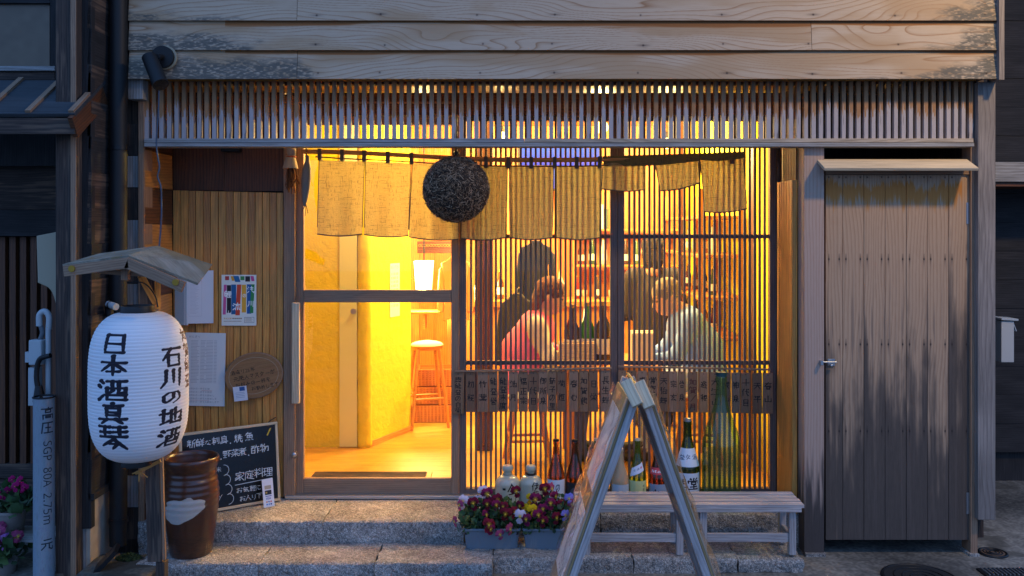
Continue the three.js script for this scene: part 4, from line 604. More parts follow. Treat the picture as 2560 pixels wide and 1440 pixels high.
    const t = thing('steel_pipe', 'tall grey steel pipe stencilled SGP 80A 2.75m beside the dark post', 'pipe', [X(110, z), 0, z]), top = Y(992, z); const g = new THREE.CylinderGeometry(0.046, 0.046, top, 28, 1, true); g.rotateY(-2.32); local('pipe', g, std({ map: pt, roughness: 0.5, metalness: 0.2 }), t, 0, top / 2, 0); local('rim', new THREE.TorusGeometry(0.046, 0.004, 8, 28).rotateX(Math.PI / 2), M.darkMetal, t, 0, top, 0);
    local('stone_base', lump(new THREE.BoxGeometry(0.14, 0.05, 0.14, 6, 3, 6), 0.01, 20, 4), M.concrete, t, 0, 0.024, 0); }
  // clutter at the foot of the wall
  { const g = new THREE.BoxGeometry(0.13, 0.02, 0.12); g.rotateZ(0.8); g.rotateY(0.3); one('metal_plate', g, M.darkMetal, 'dark folded metal plate leaning by the rain pipe', 'plate', X(272, 0.72), 0.11, 0.74); }
  { const t = thing('kerb_block', 'pale sloping concrete block at the foot of the rain pipe', 'kerb', [X(300, 0.75), 0, 0.72]); const g = lump(new THREE.BoxGeometry(0.34, 0.07, 0.3, 12, 4, 10), 0.012, 14, 8); metric(g, 'x'); local('block', g, std({ map: M.concrete.map, color: 0xcfc8bc, roughness: 0.95 }), t, 0, 0.034, 0); }
  { const list = []; for (let i = 0; i < 260; i++) { const g = new THREE.TetrahedronGeometry(rr(0.005, 0.011)); g.rotateX(rnd() * 6); g.rotateY(rnd() * 6); const a = rnd() * 6.3, r = Math.sqrt(rnd()); g.translate(Math.cos(a) * r * 0.06, rr(0, 0.03) * (1 - r), Math.sin(a) * r * 0.04); list.push(g); } const m = one('moss_clump', merge(list), std({ color: 0x2e3a18, roughness: 1 }), 'green moss growing at the foot of the rain pipe', 'moss', X(325, 0.62), 0.075, 0.63); m.userData.kind = 'stuff'; }
}
// ---------------------------------------------------------------- alley on the right
{
  const nb = thing('alley_house', 'black boarded house wall standing beyond the alley', 'building', [2.9, 0, -0.9]);
  for (let i = 0; i < 22; i++) wb('wall_board', M.black, nb, 2.0, 4.6, 0.2 + i * 0.19, 0.388 + i * 0.19, -0.96, -0.93 + (i % 2) * 0.004); wb('back_wall', M.black, nb, 2.0, 4.6, 0, 4.6, -1.1, -0.97);
  const lg = sub('eave_ledge', nb); pb('ledge_board', M.greyB, lg, 2488, 2760, 405, 455, -0.9, -0.5, 0.004); pb('ledge_edge', M.brown, lg, 2490, 2760, 457, 466, -0.9, -0.52);
  const z = -0.3, mb = thing('mail_box', 'white metal letter box fixed at the alley corner', 'letter box', [X(2508, z), Y(848, z), z]); local('box', bg(0.075, 0.24, 0.1, 0.004), std({ color: 0xb8b8b4, roughness: 0.5 }), mb, 0, -0.01, 0); const l = bg(0.1, 0.012, 0.12, 0.002).clone(); l.rotateZ(-0.05); local('lid', l, M.pvc, mb, 0.008, 0.122, 0); const fl = bg(0.004, 0.06, 0.08).clone(); fl.rotateZ(0.35); local('flap', fl, M.pvc, mb, 0.046, 0.08, 0); local('bracket', bg(0.06, 0.03, 0.7), M.darkMetal, mb, 0, 0.0, -0.36);
  const lid = (px, py, r, label, mat) => { const D = FOC * EYE / (py - CY), zz = DIST - D, t = thing('manhole_cover', label, 'manhole cover', [X(px, zz), 0, zz]); local('rim', new THREE.TorusGeometry(r, 0.008, 8, 40).rotateX(Math.PI / 2), M.darkMetal, t, 0, 0.003, 0); local('plate', new THREE.CylinderGeometry(r - 0.008, r - 0.008, 0.012, 40), mat, t, 0, 0.002, 0); for (let k = 0; k < 3; k++) local('ring', new THREE.TorusGeometry(r * (0.25 + 0.22 * k), 0.003, 6, 32).rotateX(Math.PI / 2), M.darkMetal, t, 0, 0.009, 0); };
  lid(2482, 1384, 0.065, 'small rusty round cover in the concrete by the corner board', std({ color: 0x5a4636, roughness: 0.9 })); lid(2300, 1447, 0.17, 'large dark round manhole cover in the street', std({ color: 0x26282a, roughness: 0.7, metalness: 0.4 }));
  const zg = DIST - FOC * EYE / (1434 - CY), gr = thing('drain_grate', 'steel drain grate in the street at the alley mouth', 'drain', [X(2530, zg), 0, zg]); local('frame', bg(0.3, 0.012, 0.1, 0.002), M.darkMetal, gr, 0, 0.004, 0); for (let i = 0; i < 14; i++) local('bar', bg(0.006, 0.006, 0.09), M.steel, gr, -0.13 + i * 0.02, 0.012, 0);
}
// ---------------------------------------------------------------- street lamp across the street, warm, lighting the boards from above right
{
  const t = thing('street_lamp', 'street lamp on a grey pole across the street', 'street lamp', [3.7, 0, 2.2]); local('pole', new THREE.CylinderGeometry(0.05, 0.07, 4.0, 16), M.darkMetal, t, 0, 2.0, 0); local('arm', cyl([0, 3.9, 0], [-0.7, 4.1, -0.3], 0.03), M.darkMetal, t); local('hood', new THREE.ConeGeometry(0.2, 0.14, 24, 1, true), M.darkMetal, t, -0.7, 4.13, -0.3);
  const c = new THREE.Color().setRGB(1, 0.68, 0.27); local('bulb', new THREE.SphereGeometry(0.07, 18, 12), std({ color: 0xffffff, emissive: c, emissiveIntensity: 10 }), t, -0.7, 4.02, -0.3);
  const l = new THREE.SpotLight(c, 18, 0, 1.3, 0.5, 2); l.position.set(-0.7, 3.92, -0.3); l.target.position.set(-2.6, 1.6, -2.2); l.shadow.radius = 5; l.castShadow = true; l.name = 'street_light'; t.add(l, l.target);
}
// ---------------------------------------------------------------- wall lamp, cable
{
  const z = 0.52, t = thing('spot_lamp', 'black cylindrical spot lamp mounted on the cedar boards', 'lamp', [X(408, z), Y(143, z), z]); local('mount', new THREE.CylinderGeometry(0.055, 0.055, 0.03, 28).rotateX(Math.PI / 2), M.blackPlastic, t, 0, 0, 0.0); local('gasket', new THREE.CylinderGeometry(0.06, 0.06, 0.012, 28).rotateX(Math.PI / 2), std({ color: 0xa09a84, roughness: 0.6 }), t, 0.004, 0, -0.012); local('arm', cyl([0, 0, 0.01], [-0.005, -0.01, 0.06], 0.014), M.blackPlastic, t);
  const dir = new THREE.Vector3(0.09, -0.15, 0.08).normalize(), a = new THREE.Vector3(-0.045, -0.012, 0.06), b = a.clone().addScaledVector(dir, 0.19); local('can', cyl(a.toArray(), b.toArray(), 0.036, 0.038, 28), M.blackPlastic, t); local('lens', cyl(b.toArray(), b.clone().addScaledVector(dir, 0.002).toArray(), 0.033, 0.033, 24), M.glass, t);
  const zz = 0.55, q = (px, py, z2 = zz) => [X(px, z2), Y(py, z2), z2]; one('power_cable', tube([q(398, 205), q(396, 280), q(391, 360), q(395, 395), q(399, 420), q(394, 440), q(402, 465), q(404, 520), q(402, 570, 0.7), q(397, 640, 0.95), q(396, 700, 1.0)], 0.0042, 90, 8), std({ color: 0x3a4a5e, roughness: 0.5 }), 'blue grey cable hanging from the spot lamp to the lantern', 'cable');
}
// ---------------------------------------------------------------- lantern on its stand
{
  const z = 1.15, k = (DIST - z) / FOC, cx = X(348, z), y0 = Y(1146, z), y1 = Y(780, z), H = y1 - y0, N = 132;
  const prof = []; for (let i = 0; i <= N; i++) { const t = i / N * 2 - 1, r = (42 + 75 * Math.pow(1 - Math.pow(Math.abs(t), 3.8), 0.55)) * k, rib = Math.abs(Math.sin(i / N * Math.PI * 44)); prof.push([r * (1 - 0.012 * (1 - rib)), i / N * H]); }
  const lt = canvasTex(2048, 1024, (g) => {
    g.fillStyle = '#f0f0f2'; g.fillRect(0, 0, 2048, 1024); for (let i = 0; i < 1500; i++) { g.fillStyle = `rgba(${215 + rnd() * 40},${212 + rnd() * 40},${215 + rnd() * 40},0.25)`; g.fillRect(rnd() * 2048, rnd() * 1024, 20 + rnd() * 90, 1.5); }
    for (let i = 1; i < 44; i++) { g.fillStyle = 'rgba(150,150,160,0.35)'; g.fillRect(0, i / 44 * 1024 - 1, 2048, 2); }
    const ph = (deg) => ((deg + 360) % 360) / 360 * 2048, v = (py) => (py - 780) / 366 * 1024; ink(g, '#1d1726');
    [...'日本酒真琴'].forEach((c, i) => glyphW(g, c, ph(-9), v([818, 872, 926, 984, 1040][i]), 216, [142, 142, 152, 150, 168][i])); [...'石川の地酒'].forEach((c, i) => glyphW(g, c, ph(63), v([858, 910, 966, 1004, 1056][i]), 196, [140, 140, 92, 132, 130][i]));
    ink(g, '#5a3a2c'); [...'加賀能登'].forEach((c, i) => glyphW(g, c, ph(98), v(820 + i * 38), 130, 96));
    function glyphW(g2, c, x, y, w, h) { const sd = seed; stamp(g2, c, x, y, w, h); if (x + w > 2048) { seed = sd; stamp(g2, c, x - 2048, y, w, h); } }
    function stamp(g2, c, x, y, w, h) { g2.save(); g2.translate(x - w / 2, y); g2.scale(w / 100, h / 100); glyph(g2, c, 0, 0, 100, { w: 0.145, taper: 1 }); g2.restore(); }
  }); lt.wrapS = THREE.RepeatWrapping;
  const lan = thing('paper_lantern', 'white ribbed paper lantern with black brush lettering under a little roof', 'lantern', [cx, y0, z]);
  local('paper_body', lathe(prof, 72), phys({ map: lt, roughness: 0.85, transmission: 0.15, thickness: 0, side: THREE.DoubleSide }), lan);
  const ring = (r, h) => lathe([[r, 0], [r, h], [r * 0.86, h], [r * 0.86, 0], [r, 0]], 40); local('top_ring', ring(0.0705, 0.03), std({ color: 0x08080a, roughness: 0.5 }), lan, -0.006, H - 0.002, 0); local('bottom_ring', ring(0.062, 0.032), std({ color: 0x08080a, roughness: 0.5 }), lan, -0.012, -0.028, 0);
  const lp = (px, py, dz) => [X(px, z + dz) - cx, Y(py, z + dz) - y0, dz]; local('hanger', tube([lp(395, 768, -0.02), lp(388, 740, -0.03), lp(360, 708, -0.05), lp(318, 706, -0.08)], 0.003, 20, 6), M.blackPlastic, lan);

  const st = thing('lantern_stand', 'timber post with a small gabled roof sheltering the lantern', 'stand', [X(395, 0.9), 0, 0.9]), P3 = (px, py, zz) => [X(px, zz), Y(py, zz), zz];
  const slab = (pts, th) => { const [a, b, c, d] = pts.map((q) => new THREE.Vector3(...q)), n = new THREE.Vector3().crossVectors(b.clone().sub(a), d.clone().sub(a)).normalize(); if (n.y < 0) n.negate(); const v = [a, b, c, d, ...[a, b, c, d].map((q) => q.clone().addScaledVector(n, -th))], f = [[0, 1, 2, 3], [7, 6, 5, 4], [0, 4, 5, 1], [1, 5, 6, 2], [2, 6, 7, 3], [3, 7, 4, 0]], pos = [], uv = []; for (const q of f) for (const i of [0, 1, 2, 0, 2, 3]) { const w = v[q[i]]; pos.push(w.x, w.y, w.z); uv.push(w.x + w.y, w.z + w.y * 0.5); } const g = new THREE.BufferGeometry(); g.setAttribute('position', new THREE.Float32BufferAttribute(pos, 3)); g.setAttribute('uv', new THREE.Float32BufferAttribute(uv, 2)); g.computeVertexNormals(); return g; };
  const zf = 1.3, zb = 1.0, feltT = dataTex(256, 256, (u, v) => { const n = vn(u * 90, v * 90, 3, 90, 90) * 26 + vn(u * 12, v * 12, 4, 12, 12) * 40; return mixc([96 + n, 90 + n, 74 + n], [128, 106, 70], sstep(0.62, 0.75, vn(u * 9, v * 9, 9, 9, 9)) * 0.6); }, [2, 2]), felt = std({ map: feltT, roughness: 0.75, side: THREE.DoubleSide });
  const Ap = P3(321, 638, zf), Bp = P3(394, 614, zb), Le = P3(156, 661, zf), Lb = P3(245, 634, zb), Re = P3(466, 704, zf), Rb = P3(531, 661, zb), Rm = P3(505, 712, 1.22);
  add('roof_panel', slab([Ap, Bp, Rb, P3(496, 708, 1.2)], 0.01), felt, st); add('roof_panel', slab([Le, Lb, Bp, Ap], 0.01), felt, st);
  const bb = (a, b, h) => slab([a, b, [b[0], b[1] - h, b[2]], [a[0] + (b[0] > a[0] ? -0.02 : 0.02) * 0, a[1] - h, a[2]]], 0.02);
  const barge = (a, b, name) => { const g = beam([a[0], a[1] - 0.026, a[2] + 0.004], [b[0], b[1] - 0.026, b[2] + 0.004], 0.045, 0.018); add(name, g, M.frame, st); }; barge(P3(162, 662, zf), P3(324, 641, zf), 'barge_board'); barge(P3(318, 641, zf), P3(460, 702, zf), 'barge_board');
  for (const [px, py] of [[178, 672], [438, 706]]) add('screw', new THREE.CylinderGeometry(0.0135, 0.0135, 0.006, 18).rotateX(Math.PI / 2), M.brass, st, X(px, zf + 0.02), Y(py, zf + 0.02), zf + 0.016);
  add('tie_beam', beam(P3(250, 678, 1.2), P3(440, 690, 1.2), 0.02, 0.04), M.frame, st); add('king_post', beam(P3(316, 650, 1.24), P3(314, 700, 1.24), 0.028, 0.028), M.frame, st); add('ridge_beam', beam([Ap[0], Ap[1] - 0.03, 1.26], [Bp[0], Bp[1] - 0.03, zb], 0.03, 0.03), M.frame, st);
  add('brace', beam(P3(352, 690, 1.02), P3(392, 762, 0.95), 0.02, 0.03), M.honey, st); add('brace', beam(P3(395, 680, 1.0), P3(394, 770, 0.95), 0.02, 0.02), M.honey, st);
  const zp = 0.92; add('post', beam(P3(372, 680, zp), P3(393, 1400, zp), 0.068, 0.05), M.dark, st); add('post_foot', beam(P3(405, 1401, zp), [X(405, zp), 0.0, zp], 0.04, 0.045), M.dark, st);
  add('edge_strip', beam(P3(392, 690, zp + 0.03), P3(411, 1399, zp + 0.03), 0.012, 0.012), M.frame, st);
  const tie = thing('straw_tie', 'split bamboo stick with a straw bow under the lantern', 'tie', P3(345, 1185, 1.05)); const tb = [X(345, 1.05), Y(1185, 1.05), 1.05], tl = (px, py, dz = 0) => { const q = P3(px, py, 1.05); return [q[0] - tb[0], q[1] - tb[1], dz]; }; const bam = std({ color: 0xb08040, roughness: 0.6 }); local('stick', beam(tl(338, 1184), tl(402, 1152), 0.014, 0.008), bam, tie); for (const [a, b] of [[350, 1202], [372, 1192], [333, 1183], [358, 1190]]) local('straw', beam(tl(350, 1177, 0.008), tl(a, b, 0.012), 0.006, 0.002), bam, tie);
}
// ---------------------------------------------------------------- big glazed jar
{
  const z = 0.565, kk = (DIST - z) / FOC, cx = X(478, z), P2 = [[48, 0], [50, 4], [58, 60], [65, 115], [67, 150], [64, 180], [60, 200], [61, 212], [66, 226], [67, 236], [64, 241], [59, 236], [57, 226], [54, 205], [58, 150], [50, 40], [2, 30]], pr = []; const curve = new THREE.CatmullRomCurve3(P2.map((p) => new THREE.Vector3(p[0] * kk, p[1] * kk * 1.0, 0)), false, 'centripetal'); for (let i = 0; i <= 150; i++) { const q = curve.getPoint(i / 150); const rib = i < 70 && q.y > 0.12 ? 0.0014 * Math.sin(q.y * 210) : 0; pr.push([q.x + rib, q.y]); }
  const gt = canvasTex(1024, 1024, (g) => {
    g.fillStyle = '#4a2a1c'; g.fillRect(0, 0, 1024, 1024); for (let i = 0; i < 5000; i++) { const y = rnd() * 1024; g.fillStyle = `rgba(${30 + rnd() * 90},${16 + rnd() * 44},${10 + rnd() * 26},0.16)`; g.fillRect(rnd() * 1024, y, 10 + rnd() * 70, 1 + rnd() * 3); }
    for (const ox of [20, 1044]) { g.save(); g.translate(ox, 500); g.rotate(-0.55); g.beginPath(); for (let i = 0; i <= 60; i++) { const a = i / 60 * Math.PI * 2, w = 1 + (vn(i % 60 * 0.35, 1, 77, 21) - 0.5) * 0.35; g.lineTo(Math.cos(a) * 165 * w, Math.sin(a) * 112 * w); } g.fillStyle = '#b9b2aa'; g.fill(); for (let i = 0; i < 500; i++) { const a = rnd() * 6.3, r = Math.sqrt(rnd()); g.fillStyle = `rgba(${170 + rnd() * 60},${164 + rnd() * 60},${156 + rnd() * 60},0.2)`; g.fillRect(Math.cos(a) * r * 150, Math.sin(a) * r * 98, 30 * rnd(), 4); } g.restore(); }
    g.fillStyle = 'rgba(150,140,100,0.35)'; for (let i = 0; i < 26; i++) g.fillRect(190 + rnd() * 90, 860 + rnd() * 60, 3, 60 + rnd() * 60); g.fillStyle = 'rgba(24,14,10,0.5)'; for (let i = 0; i < 400; i++) g.fillRect(rnd() * 1024, 780 + rnd() * 240, 20 + rnd() * 60, 2 + rnd() * 3);
  }); gt.wrapS = THREE.RepeatWrapping;
  const j = thing('glazed_jar', 'tall brown glazed stoneware jar with a white splash beside the chalkboard', 'jar', [cx, LOW + 0.001, z]); const g = lathe(pr, 72); const uv = g.attributes.uv, p = g.attributes.position; for (let i = 0; i < p.count; i++) uv.setXY(i, uv.getX(i) + 0.02, clamp(p.getY(i) / (241 * kk))); local('body', g, phys({ map: gt, roughness: 0.32, clearcoat: 0.5, clearcoatRoughness: 0.25, side: THREE.DoubleSide }), j);
}
// ---------------------------------------------------------------- chalkboard and card
{
  const W = 0.52, H = 0.425, BL = new THREE.Vector3(X(452, 0.37), STO + 0.006, 0.37), BR = new THREE.Vector3(X(700, 0.075), STO + 0.006, 0.075), u = BR.clone().sub(BL).normalize(), n = new THREE.Vector3(-u.z, 0, u.x).negate(); if (n.z < 0) n.negate();
  const up = new THREE.Vector3(0, 1, 0).multiplyScalar(0.985).addScaledVector(n, -0.12).normalize(), nn = new THREE.Vector3().crossVectors(u, up).normalize(), len = BR.distanceTo(BL);
  const t = thing('chalkboard', 'framed black menu chalkboard with white writing leaning beside the door', 'chalkboard', BL.toArray()); t.quaternion.setFromRotationMatrix(new THREE.Matrix4().makeBasis(u, up, nn));
  const ct = canvasTex(1040, 850, (g) => {
    g.fillStyle = '#14161a'; g.fillRect(0, 0, 1040, 850); for (let i = 0; i < 500; i++) { g.fillStyle = `rgba(140,150,160,${0.02 * rnd()})`; g.fillRect(rnd() * 1040, rnd() * 850, 30 + rnd() * 120, 6 + rnd() * 20); }
    ink(g, '#cfd6da'); const o = { w: 0.085 }, put = (s, list, sz, oo = o) => [...s].forEach((c, i) => glyph(g, c, list[i][0] * 1040 - sz / 2, list[i][1] * 850 - sz / 2, sz, oo));
    put('新鮮', [[0.1, 0.12], [0.19, 0.12]], 92); put('な', [[0.27, 0.13]], 60); put('刺身', [[0.355, 0.12], [0.44, 0.12]], 92); g.fillRect(0.5 * 1040, 0.17 * 850, 12, 14); put('焼魚', [[0.59, 0.13], [0.71, 0.12]], 96);
    put('揚げもの', [[0.1, 0.3], [0.19, 0.31], [0.255, 0.31], [0.325, 0.31]], 70); g.fillRect(0.395 * 1040, 0.36 * 850, 12, 14); put('野菜煮', [[0.465, 0.31], [0.55, 0.31], [0.63, 0.31]], 88); g.fillRect(0.69 * 1040, 0.36 * 850, 12, 14); put('酢物', [[0.77, 0.3], [0.87, 0.3]], 96);
    put('家庭料理', [[0.59, 0.63], [0.695, 0.63], [0.8, 0.62], [0.9, 0.62]], 108, { w: 0.075 }); g.lineWidth = 7; g.beginPath(); g.moveTo(0.54 * 1040, 0.735 * 850); g.lineTo(0.94 * 1040, 0.715 * 850); g.stroke();
    put('お気軽に', [[0.585, 0.81], [0.655, 0.81], [0.725, 0.81], [0.785, 0.81]], 66); put('お入り下さい', [[0.615, 0.925], [0.675, 0.925], [0.735, 0.925], [0.795, 0.92], [0.855, 0.92], [0.92, 0.92]], 66);
    g.lineWidth = 6; for (let i = 0; i < 4; i++) { g.beginPath(); g.arc(440 + i * 14, 440 + i * 108, 58, -1.5, 1.5); g.stroke(); } put('米', [[0.37, 0.5]], 60); put('ど', [[0.38, 0.86]], 60);
    g.fillStyle = '#d8b030'; g.save(); g.translate(985, 40); g.rotate(0.5); g.fillRect(-8, 0, 16, 90); g.restore();
  });
  local('slate', new THREE.BoxGeometry(len - 0.024, H - 0.024, 0.006), phys({ map: ct, roughness: 0.22 }), t, len / 2, H / 2, 0.002); for (const [x, y, w, h] of [[len / 2, 0.007, len, 0.014], [len / 2, H - 0.007, len, 0.014], [0.007, H / 2, 0.014, H - 0.0285], [len - 0.007, H / 2, 0.014, H - 0.0285]]) local('frame', bg(w, h, 0.016, 0.002), M.pale, t, x, y, 0.004); local('hanging_string', tube([[len - 0.05, H, 0], [len - 0.03, H + 0.014, 0.006], [len - 0.005, H + 0.024, 0.004]], 0.0025, 12, 6), M.blackPlastic, t);
  const vt = canvasTex(128, 256, (g) => { g.fillStyle = '#e8e8ee'; g.fillRect(0, 0, 128, 256); g.fillStyle = '#b9a890'; g.fillRect(26, 60, 76, 34); g.fillStyle = '#222430'; g.fillRect(26, 104, 76, 40); g.fillStyle = '#c8a040'; g.fillRect(34, 116, 20, 16); g.fillStyle = '#2a3f9a'; g.fillRect(30, 154, 70, 6); g.font = 'bold 26px sans-serif'; g.fillText('VISA', 34, 188); for (let i = 0; i < 3; i++) { g.fillStyle = ['#e07a28', '#3a6ab0', '#c03a3a'][i]; g.fillRect(34 + i * 24, 202, 16, 12); g.fillStyle = ['#3a80d0', '#5a9ad8', '#304890'][i]; g.fillRect(34 + i * 24, 224, 16, 14); } });
  const c = thing('payment_card_sign', 'small white card of payment marks leaning on the chalkboard', 'card', [X(673, 0.19), STO + 0.004, 0.19]); const cg = new THREE.BoxGeometry(0.058, 0.148, 0.003); local('card', cg, std({ map: vt, roughness: 0.5 }), c, 0, 0.074, 0); c.rotation.set(-0.16, 0.5, 0.12);
}
// ---------------------------------------------------------------- papers and plaque on the plank wall
const sheet = (name, label, cat, x0, x1, y0, y1, tex, z = wallZ + 0.006, rz = 0, th = 0.0015) => { const w = X(x1, z) - X(x0, z), h = Y(y0, z) - Y(y1, z), m = one(name, new THREE.BoxGeometry(w, h, th), std({ map: tex, roughness: 0.55 }), label, cat, (X(x0, z) + X(x1, z)) / 2, (Y(y0, z) + Y(y1, z)) / 2, z); m.rotation.z = rz; return m; };
sheet('festival_poster', 'poster of colourful upright streamers on the plank wall', 'poster', 554, 641, 687, 814, canvasTex(352, 512, (g) => {
  g.fillStyle = '#e6e6da'; g.fillRect(0, 0, 352, 512); const bar = (c, x, y, w, h, sk = 0) => { g.fillStyle = c; g.beginPath(); g.moveTo(x, y); g.lineTo(x + w, y); g.lineTo(x + w - sk, y + h); g.lineTo(x - sk, y + h); g.fill(); };
  bar('#b83a3a', 36, 14, 40, 40); bar('#e0a030', 92, 14, 40, 46, -12); bar('#1a6a9a', 118, 12, 54, 60, -20); bar('#3a8a4a', 190, 14, 42, 40); bar('#1c1c24', 240, 14, 48, 54); bar('#c8488a', 292, 12, 32, 52, -10);
  bar('#d05a92', 22, 100, 30, 300, 10); bar('#191920', 54, 104, 42, 280); bar('#135f92', 98, 98, 50, 300); bar('#d8482a', 156, 98, 44, 310, 16); bar('#e8aa34', 204, 100, 44, 280); bar('#125a98', 256, 96, 44, 296); bar('#2f8a48', 300, 96, 34, 290, 14);
  ink(g, '#f4f4ee'); glyph(g, '鯉', 28, 160, 70, { w: 0.13 }); glyph(g, '流', 112, 280, 76, { w: 0.13 }); glyph(g, '浅', 258, 112, 72, { w: 0.1 }); glyph(g, '川', 262, 256, 66, { w: 0.12 }); glyph(g, 'の', 210, 190, 40, { w: 0.12 }); glyph(g, 'し', 60, 356, 40, { w: 0.12 });
  g.fillStyle = '#d08a30'; g.font = 'bold 22px sans-serif'; g.fillText('5.4.3.30', 22, 448); g.fillStyle = '#8a6a40'; for (let i = 0; i < 5; i++) g.fillRect(110 + i * 20, 434, 14, 12); for (let i = 0; i < 14; i++) g.fillRect(22 + i * 13, 464, 9, 7); g.strokeStyle = '#9a9a94'; g.strokeRect(232, 428, 96, 54); for (let i = 0; i < 6; i++) g.fillRect(240, 434 + i * 7, 60 + (i % 3) * 8, 2);
}));
const listing = (seed2) => canvasTex(420, 760, (g) => { g.fillStyle = '#dcdcd8'; g.fillRect(0, 0, 420, 760); ink(g, '#8a8c90'); for (let i = 0; i < 30; i++) { g.globalAlpha = 0.55 + 0.3 * hash(i, seed2, 2); g.fillRect(160, 80 + i * 15, 40 + hash(i, 1, seed2) * 30, 4); g.fillRect(220, 80 + i * 15, 70, 4); g.fillRect(300, 80 + i * 15, 30, 4); g.fillRect(60, 80 + i * 15, 60 + hash(i, 9, seed2) * 30, 4); } g.globalAlpha = 0.8; for (let i = 0; i < 5; i++) line(g, 'お好みの一杯をお勧めします'.slice(0, 9 + i), 40, 570 + i * 34, 22, 25, { w: 0.09 }); g.globalAlpha = 1; g.fillStyle = '#c06a5a'; g.fillRect(180, 600, 110, 3); g.fillRect(40, 700, 220, 2); line(g, 'おにぎり', 40, 30, 24, 30, { w: 0.09 }); });
sheet('menu_sheet', 'large white printed list pinned below the clear folder', 'paper', 462, 563, 832, 1015, listing(3), wallZ + 0.006, -0.02);
{
  const z = wallZ + 0.012, f = thing('clear_folder', 'open white folder of printed pages on the plank wall', 'folder', [X(486, z), Y(745, z), z]); const pl = (px0, px1, py0, py1, mat, dz, ry, name) => { const m = local(name, new THREE.BoxGeometry(X(px1, z) - X(px0, z), Y(py0, z) - Y(py1, z), 0.002), mat, f, (X(px0, z) + X(px1, z)) / 2 - X(486, z), (Y(py0, z) + Y(py1, z)) / 2 - Y(745, z), dz); m.rotation.y = ry; };
  const pgT = canvasTex(260, 360, (g) => { g.fillStyle = '#d6d8dc'; g.fillRect(0, 0, 260, 360); ink(g, '#9a9ca4'); g.strokeRect(30, 70, 120, 240); for (let i = 0; i < 24; i++) { g.globalAlpha = 0.5; g.fillRect(40, 84 + i * 9, 90 - (i * 17) % 40, 2); } g.globalAlpha = 0.7; g.fillRect(30, 44, 100, 3); });
  pl(468, 534, 676, 808, phys({ map: pgT, roughness: 0.3, clearcoat: 0.6 }), 0.012, 0.18, 'page'); pl(438, 472, 690, 812, phys({ color: 0x9fb4bc, roughness: 0.3, clearcoat: 0.6 }), 0.016, -0.25, 'cover'); pl(464, 474, 682, 812, M.paper, 0.022, 0, 'spine');
}
{
  const z = wallZ + 0.012, w = 0.158, sh = new THREE.Shape(); sh.absellipse(0, 0, 0.158, 0.122, 0, Math.PI * 2); const g = new THREE.ExtrudeGeometry(sh, { depth: 0.01, bevelEnabled: true, bevelSize: 0.004, bevelThickness: 0.003, bevelSegments: 2, curveSegments: 48 });
  const t = thing('oval_plaque', 'oval brown wooden plaque with handwritten words beside the door', 'plaque', [X(636, z), Y(938, z), z]); t.rotation.z = 0.2;
  const ot = canvasTex(640, 500, (c) => { c.fillStyle = '#9c7248'; c.fillRect(0, 0, 640, 500); for (let i = 0; i < 900; i++) { c.fillStyle = `rgba(${70 + rnd() * 60},${44 + rnd() * 40},${24 + rnd() * 26},0.22)`; c.fillRect(rnd() * 640, rnd() * 500, 60 + rnd() * 160, 2); } c.strokeStyle = '#b0a08c'; c.lineWidth = 4; c.beginPath(); c.ellipse(320, 250, 280, 205, 0, 0, 7); c.stroke(); ink(c, '#241a14'); line(c, '酒造り', 70, 150, 50, 56, { w: 0.09 }); c.font = '46px sans-serif'; c.textBaseline = 'top'; c.fillText('28', 238, 152); glyph(c, '年', 300, 150, 50, { w: 0.09 }); line(c, '元蔵人マスターが', 90, 222, 54, 60, { w: 0.1 }); line(c, 'お好みの一杯を', 100, 300, 50, 58, { w: 0.1 }); line(c, 'お勧めします', 270, 372, 46, 52, { w: 0.1 }); });
  local('board', g, M.frame, t); const fg = new THREE.CircleGeometry(1, 48); fg.scale(0.157, 0.121, 1); local('face', fg, std({ map: ot, roughness: 0.6 }), t, 0, 0, 0.0145);
  const tag = sheet('price_tag', 'small white tag with a blue stamp on the oval plaque', 'tag', 584, 618, 966, 1002, canvasTex(136, 144, (c) => { c.fillStyle = '#e0e2e8'; c.fillRect(0, 0, 136, 144); c.fillStyle = '#2a5a9a'; c.fillRect(64, 6, 54, 40); c.fillStyle = '#8a98b0'; for (let i = 0; i < 4; i++) c.fillRect(20, 60 + i * 16, 90, 4); }), z + 0.022, 0.12, 0.003);
}
